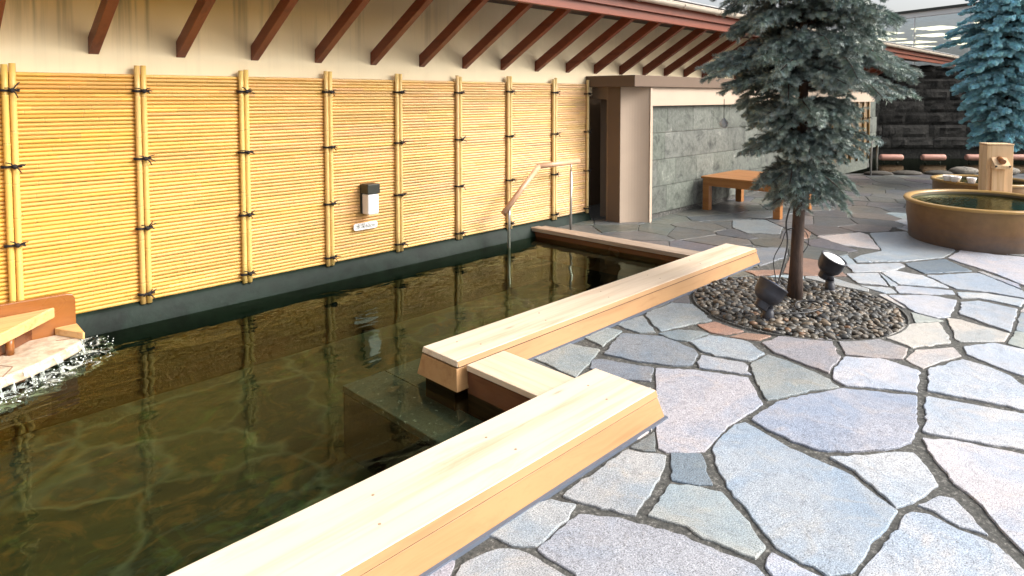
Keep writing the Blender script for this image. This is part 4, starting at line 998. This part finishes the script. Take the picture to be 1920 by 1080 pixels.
# rounded edge stones along the pond
es = [(8.9,13.2,.30),(9.5,13.3,.34),(10.2,13.35,.30),(10.85,13.3,.28),(11.35,13.2,.25)]
for i,(x,d,W) in enumerate([(7.45,13.25,.30),(8.05,13.3,.32),(8.75,13.32,.30)]+[(9.25,13.30,.30),(10.1,13.3,.3)]):
    v = IV*np.array([W,.16,.06+.03*(i > 2)]); v = v*(1+.08*np.sin(IV[:,[1,2,0]]*3+i)); pos = D2(x,d,.02+.05*(i > 2)); m = MB()
    c = .35 if i < 3 else 1.0; m.col = (c,c,c)
    m.add([pos+uu*q_[0]+nn*q_[1]+Vector((0,0,q_[2])) for q_ in v], [tuple(int(k) for k in f_) for f_ in IF], True)
    tag(m.build('edge_stone', M['cap_rock'], colors=True), ['flat dark edge stone leftmost on the pond edge by the thin rail','flat dark edge stone in the middle of the dark ones on the pond edge','flat dark edge stone nearest the second tub on the pond edge','round pale edge stone left of the wooden spout post','round pale edge stone right of the wooden spout post'][i], 'stone', 'stones along the pond edge')
# thin arched rail by the pond
ar = thing('arched_rail', 'thin arched steel rail at the pond entry by the dark rock wall', 'handrail', tuple(D2(7.3,13.3,0)))
m = MB(); pts = [D2(7.23,13.1,0),D2(7.23,13.1,.62),D2(7.25,13.1,.69)]+[D2(7.3+.1*k,13.1+.12*k,.72-.02*k*k) for k in range(1,3)]+[D2(7.55,13.45,.50),D2(7.57,13.5,.35),D2(7.57,13.5,-.1)]
m.tube(pts, .016, 8); m.build('rail', M['steel'], ar)

# pale sided building at the right
M['siding'] = plain('pale blue siding', (.50,.56,.62), .5, 0, .06, 3)
sb = thing('sided_building', 'pale grey building with horizontal siding behind the right hand tree', 'building', tuple(D2(17,19,0)))
m = MB()
for k in range(16): m.obox(D2(14.45,18.6-.0,-.3+.15*k), uu*9, D2(0,.35,0), (0,0,.14)); m.obox(D2(14.45,18.63,-.3+.15*k+.14), uu*9, D2(0,.3,0), (0,0,.01))
m.build('siding', M['siding'], sb)

# glass hall above the roofs
gh = thing('glass_hall', 'large glass walled hall with lit ceiling lamps above the far eave', 'building', (35,7,0))
A = Vector((36.0,12.0,0)); B = Vector((32.0,1.9,0)); gu = (B-A).normalized(); gn = Vector((-gu.y,gu.x,0)); gn = gn if gn.dot(Vector((FX,FY,0))) > 0 else -gn
A = A-gu*8; GL = 34
M['hall_white'] = plain('hall white', (.62,.65,.70), .6, 0, .04, 2)
M['hall_floor'] = plain('hall floor', (.22,.20,.18), .5)
def glass():
    t = NT('hall glass'); tr_ = t.n('BsdfTransparent', _in={'Color': (.80,.86,.90,1)}); g = t.n('BsdfGlossy', _in={'Color': (1,1,1,1), 'Roughness': .01})
    fr = t.n('Fresnel', _in={'IOR': 1.6}); f = t.math('ADD', fr.outputs[0], .30)
    mx = t.n('MixShader', _in={0: f, 1: tr_.outputs[0], 2: g.outputs[0]}); t.t.links.new(mx.outputs[0], t.out.inputs[0]); return t.m
M['glass'] = glass()
t = NT('ceiling lamp'); e = t.n('Emission', _in={'Color': (1,.80,.48,1), 'Strength': 2.6}); t.t.links.new(e.outputs[0], t.out.inputs[0]); M['lit'] = t.m
m = MB(); m.obox(A+gn*.2+Vector((0,0,4.95)), gu*GL, gn*18, (0,0,.25)); m.build('ceiling', M['hall_white'], gh)
m = MB(); m.obox(A+gn*18+Vector((0,0,-1)), gu*GL, gn*.3, (0,0,5.95)); m.build('rear_wall', M['hall_white'], gh)
m = MB(); m.obox(A+gn*.3+Vector((0,0,-.9)), gu*GL, gn*17.6, (0,0,.2)); m.build('hall_floor', M['hall_floor'], gh)
m = MB(); m.obox(A-gn*.15+Vector((0,0,5.43)), gu*GL, gn*18.6, (0,0,.10)); m.build('roof_edge', M['lamp_black'], gh)
m = MB(); m.obox(A+gn*.0+Vector((0,0,5.2)), gu*GL, gn*18, (0,0,.225)); m.build('cornice', M['sign_white'], gh)
for i in range(14):
    m = MB(); m.obox(A+gu*(2.45*i)+Vector((0,0,-1)), gu*2.41, gn*.03, (0,0,6.18)); m.build('glass_pane', M['glass'], gh)
    m = MB(); m.obox(A+gu*(2.45*i-.04)-gn*.02+Vector((0,0,-1)), gu*.035, gn*.10, (0,0,6.18)); m.build('mullion', M['sign_white'], gh)
for j in range(4):
    for i in range(11):
        o_ = A+gu*(1.5+3.0*i+(j%2)*.6)+gn*(2.2+3.6*j)+Vector((0,0,4.91))
        m = MB()
        for k in range(3): m.obox(o_+gn*.62*k, gu*1.5, gn*.42, (0,0,.03))
        m.build('ceiling_lamp', M['lit'], gh)

# ================================================================ TREES
def needle_mat(name, c1, c2):
    t = NT(name); tint = t.tint(); n1 = t.noise(t.coord(), 3.0, 3)
    base = t.mix(n1, c1, c2); col = t.mix(1.0, base, tint, 'MULTIPLY')
    t.bsdf(col, .42, None, **{'Specular_IOR_Level': .55}); return t.m
def bark_mat():
    t = NT('dark bark'); n1 = t.noise(t.coord((30,30,5)), 1, 5, .7, .5)
    t.bsdf(t.ramp(n1, [(.3,(.022,.013,.010)),(.6,(.075,.045,.032)),(.8,(.13,.08,.055))]), .85, t.bump(n1,.8,.012)); return t.m
M['bark'] = bark_mat()
def spruce(label, base, ztop, zlow, prof, mat, seed, dens=1.0, NN=30, tier=.24, nl=.026, nw=.0052, trunk_r=.047):
    g = np.random.default_rng(seed); base = Vector(base)
    r = thing('spruce_tree', label, 'tree', tuple(base))
    m = MB(); zs = np.linspace(-.03, ztop, 14)
    m.tube([base+Vector((.018*math.sin(z*2.1),.018*math.cos(z*1.7)-.018,z)) for z in zs], [trunk_r*(1.25 if i == 0 else 1)*(1-.85*z/ztop)+.004 for i,z in enumerate(np.maximum(zs,0))], 14)
    m.build('trunk', M['bark'], r)
    br = MB(); tw_o=[]; tw_d=[]; tw_l=[]; tw_b=[]
    prof = sorted(prof)
    pz = np.array([p[0] for p in prof]); pl = np.array([p[1] for p in prof]); prr = np.array([p[2] for p in prof])
    nb = int(240*dens)
    for k in range(nb):
        z = zlow+(ztop-zlow)*((k+g.uniform(0,1))/nb); z = max(zlow, .62*((round(z/tier)+.15*math.sin(k))*tier+g.normal(0,.03))+.38*z); az = k*2.39996+g.uniform(-.4,.4)
        lat = math.cos(az)*RX+math.sin(az)*RY
        L0,R0 = np.interp(z,pz,pl), np.interp(z,pz,prr); R_ = (L0*(1-lat)/2+R0*(1+lat)/2)*g.uniform(.62,1.0)*(.78+.34*abs(noise.noise(Vector((math.cos(az)*1.6,math.sin(az)*1.6,round(z/tier)*3.7+seed))))*2.2)
        if R_ < .05: continue
        h = Vector((math.cos(az),math.sin(az),0)); side = Vector((-h.y,h.x,0))
        rise = g.uniform(.05,.30)*R_; droop = g.uniform(.10,.42)*R_+(.22*R_ if z < zlow+.35 else 0)
        pts = [base+h*(R_*t_)+side*(R_*.10*math.sin(t_*3+k))+Vector((0,0,z+droop*.35+rise*math.sin(t_*1.8)-droop*t_*t_)) for t_ in np.linspace(0,1,7)]
        br.tube(pts, [.011*(1-t_)+.003 for t_ in np.linspace(0,1,7)], 5)
        # twigs on both sides
        nt_ = max(6,int(R_/.021))
        for i in range(nt_):
            t_ = .12+.88*(i+g.uniform(0,1))/nt_; f_ = t_*6; a = int(min(f_,5)); p = pts[a].lerp(pts[a+1], f_-a); dr = (pts[a+1]-pts[a]).normalized()
            for s in (-1,1):
                sd_ = (side*s*g.uniform(.5,1.1)+dr*g.uniform(.5,1.0)+Vector((0,0,g.uniform(-.65,.25)))).normalized()
                l = g.uniform(.06,.14)*(1.15-.5*t_)
                tw_o.append(p[:]); tw_d.append(sd_[:]); tw_l.append(l); tw_b.append(t_)
                if g.random() < .45:
                    p2 = p+sd_*l*.55; d2 = (sd_+dr*.8+Vector((0,0,g.uniform(-.3,.3)))).normalized()
                    tw_o.append(p2[:]); tw_d.append(d2[:]); tw_l.append(l*.6); tw_b.append(t_)
        tw_o.append(pts[-2][:]); tw_d.append((pts[-1]-pts[-2]).normalized()[:]); tw_l.append((pts[-1]-pts[-2]).length*1.3); tw_b.append(1.0)
    br.build('branches', M['bark'], r)
    O = np.array(tw_o); Dv = np.array(tw_d); Ln = np.array(tw_l); Bt = np.array(tw_b); N = len(O)
    s = np.tile((np.arange(NN)+.5)/NN,(N,1))*1.0+g.uniform(-.02,.02,(N,NN)); an = (np.arange(NN)*2.4)[None,:]+g.uniform(0,6.28,(N,1))
    ref = np.where(np.abs(Dv[:,2:3])>.9, np.array([[1,0,0]]), np.array([[0,0,1]])); U_ = np.cross(Dv,ref); U_ /= np.linalg.norm(U_,axis=1,keepdims=True); W_ = np.cross(Dv,U_)
    P = O[:,None,:]+Dv[:,None,:]*(s*Ln[:,None])[:,:,None]
    rd = U_[:,None,:]*np.cos(an)[:,:,None]+W_[:,None,:]*np.sin(an)[:,:,None]
    nd = rd*.80+Dv[:,None,:]*.60+g.uniform(-.12,.12,(N,NN,3)); nd /= np.linalg.norm(nd,axis=2,keepdims=True)
    ll = nl*g.uniform(.75,1.1,(N,NN,1)); wd = np.cross(nd, rd+Dv[:,None,:]*.3+.01); wd /= np.linalg.norm(wd,axis=2,keepdims=True)+1e-9
    a = P+wd*nw/2; b = P-wd*nw/2; c = P+nd*ll*.75-wd*nw*.30; e_ = P+nd*ll*.8+wd*nw*.30; tip = P+nd*ll
    V = np.stack([a,b,c,tip,e_],2).reshape(-1,3)
    F = np.arange(N*NN*5).reshape(-1,5)
    bb = np.array(base); V = V-bb
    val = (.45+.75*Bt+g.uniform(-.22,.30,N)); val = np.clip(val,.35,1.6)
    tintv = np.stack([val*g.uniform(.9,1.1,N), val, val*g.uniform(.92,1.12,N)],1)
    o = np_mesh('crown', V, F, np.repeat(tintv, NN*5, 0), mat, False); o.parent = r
    return r
M['needle1'] = needle_mat('dark blue green needles', (.095,.14,.12), (.30,.36,.325))
M['needle2'] = needle_mat('silvery blue needles', (.14,.34,.38), (.42,.72,.78))
k_ = .00419
prof1 = [(3.9,.05,.05),(3.3,.30,.30),(2.75,.55,.55),(2.35,.72,.66),(2.18,.60,.70),(2.05,.56,.72),(1.93,.70,.80),(1.80,.78,.86),(1.66,.76,.82),(1.58,.58,.64),(1.45,.46,.50),(1.30,.42,.48),(1.18,.41,.58),(1.01,.34,.52),(.88,.27,.48),(.78,.22,.36),(.70,.12,.20)]
spruce('large blue green spruce tree growing from the round pebble bed', (5.165,1.978,0), 3.95, .80, prof1, M['needle1'], 3, 2.4)
prof2 = [(4.6,.2,.2),(3.6,.6,.6),(3.2,.70,.70),(3.0,.62,.7),(2.7,.86,.86),(2.3,.92,.95),(1.9,.86,.9),(1.5,.84,.85),(1.2,.80,.70),(.95,.62,.55),(.75,.45,.42),(.62,.2,.3)]
spruce('bright silvery blue spruce tree behind the wooden spout post at the right edge', (FX*11.6+RX*8.72, FY*11.6+RY*8.72, 0), 4.6, .72, prof2, M['needle2'], 8, 2.0, 26, .036, .008, .06)
# hanging bulb
hb = thing('hanging_bulb', 'clear round glass bulb hanging on a wire from the lower left of the near tree', 'bulb', (5.0,2.75,1.4))
bp = Vector((FX*5.3+RX*1.72, FY*5.3+RY*1.72, 1.375))
m = MB(); m.lathe([(.001,-.036),(.022,-.028),(.035,0),(.030,.020),(.014,.036),(.012,.045),(.001,.046)], bp, n=20); m.build('glass_bulb', plain('pale glass', (.50,.52,.54), .08, 0, .1, 9, 0.0, **{'Alpha': .75}), hb)
m = MB(); m.tube([bp+Vector((0,0,.04)), bp+Vector((0,0,.20))], .003, 6); m.build('wire', M['rubber'], hb)
for o in bpy.data.objects:
    if '_b' in o: del o['_b']
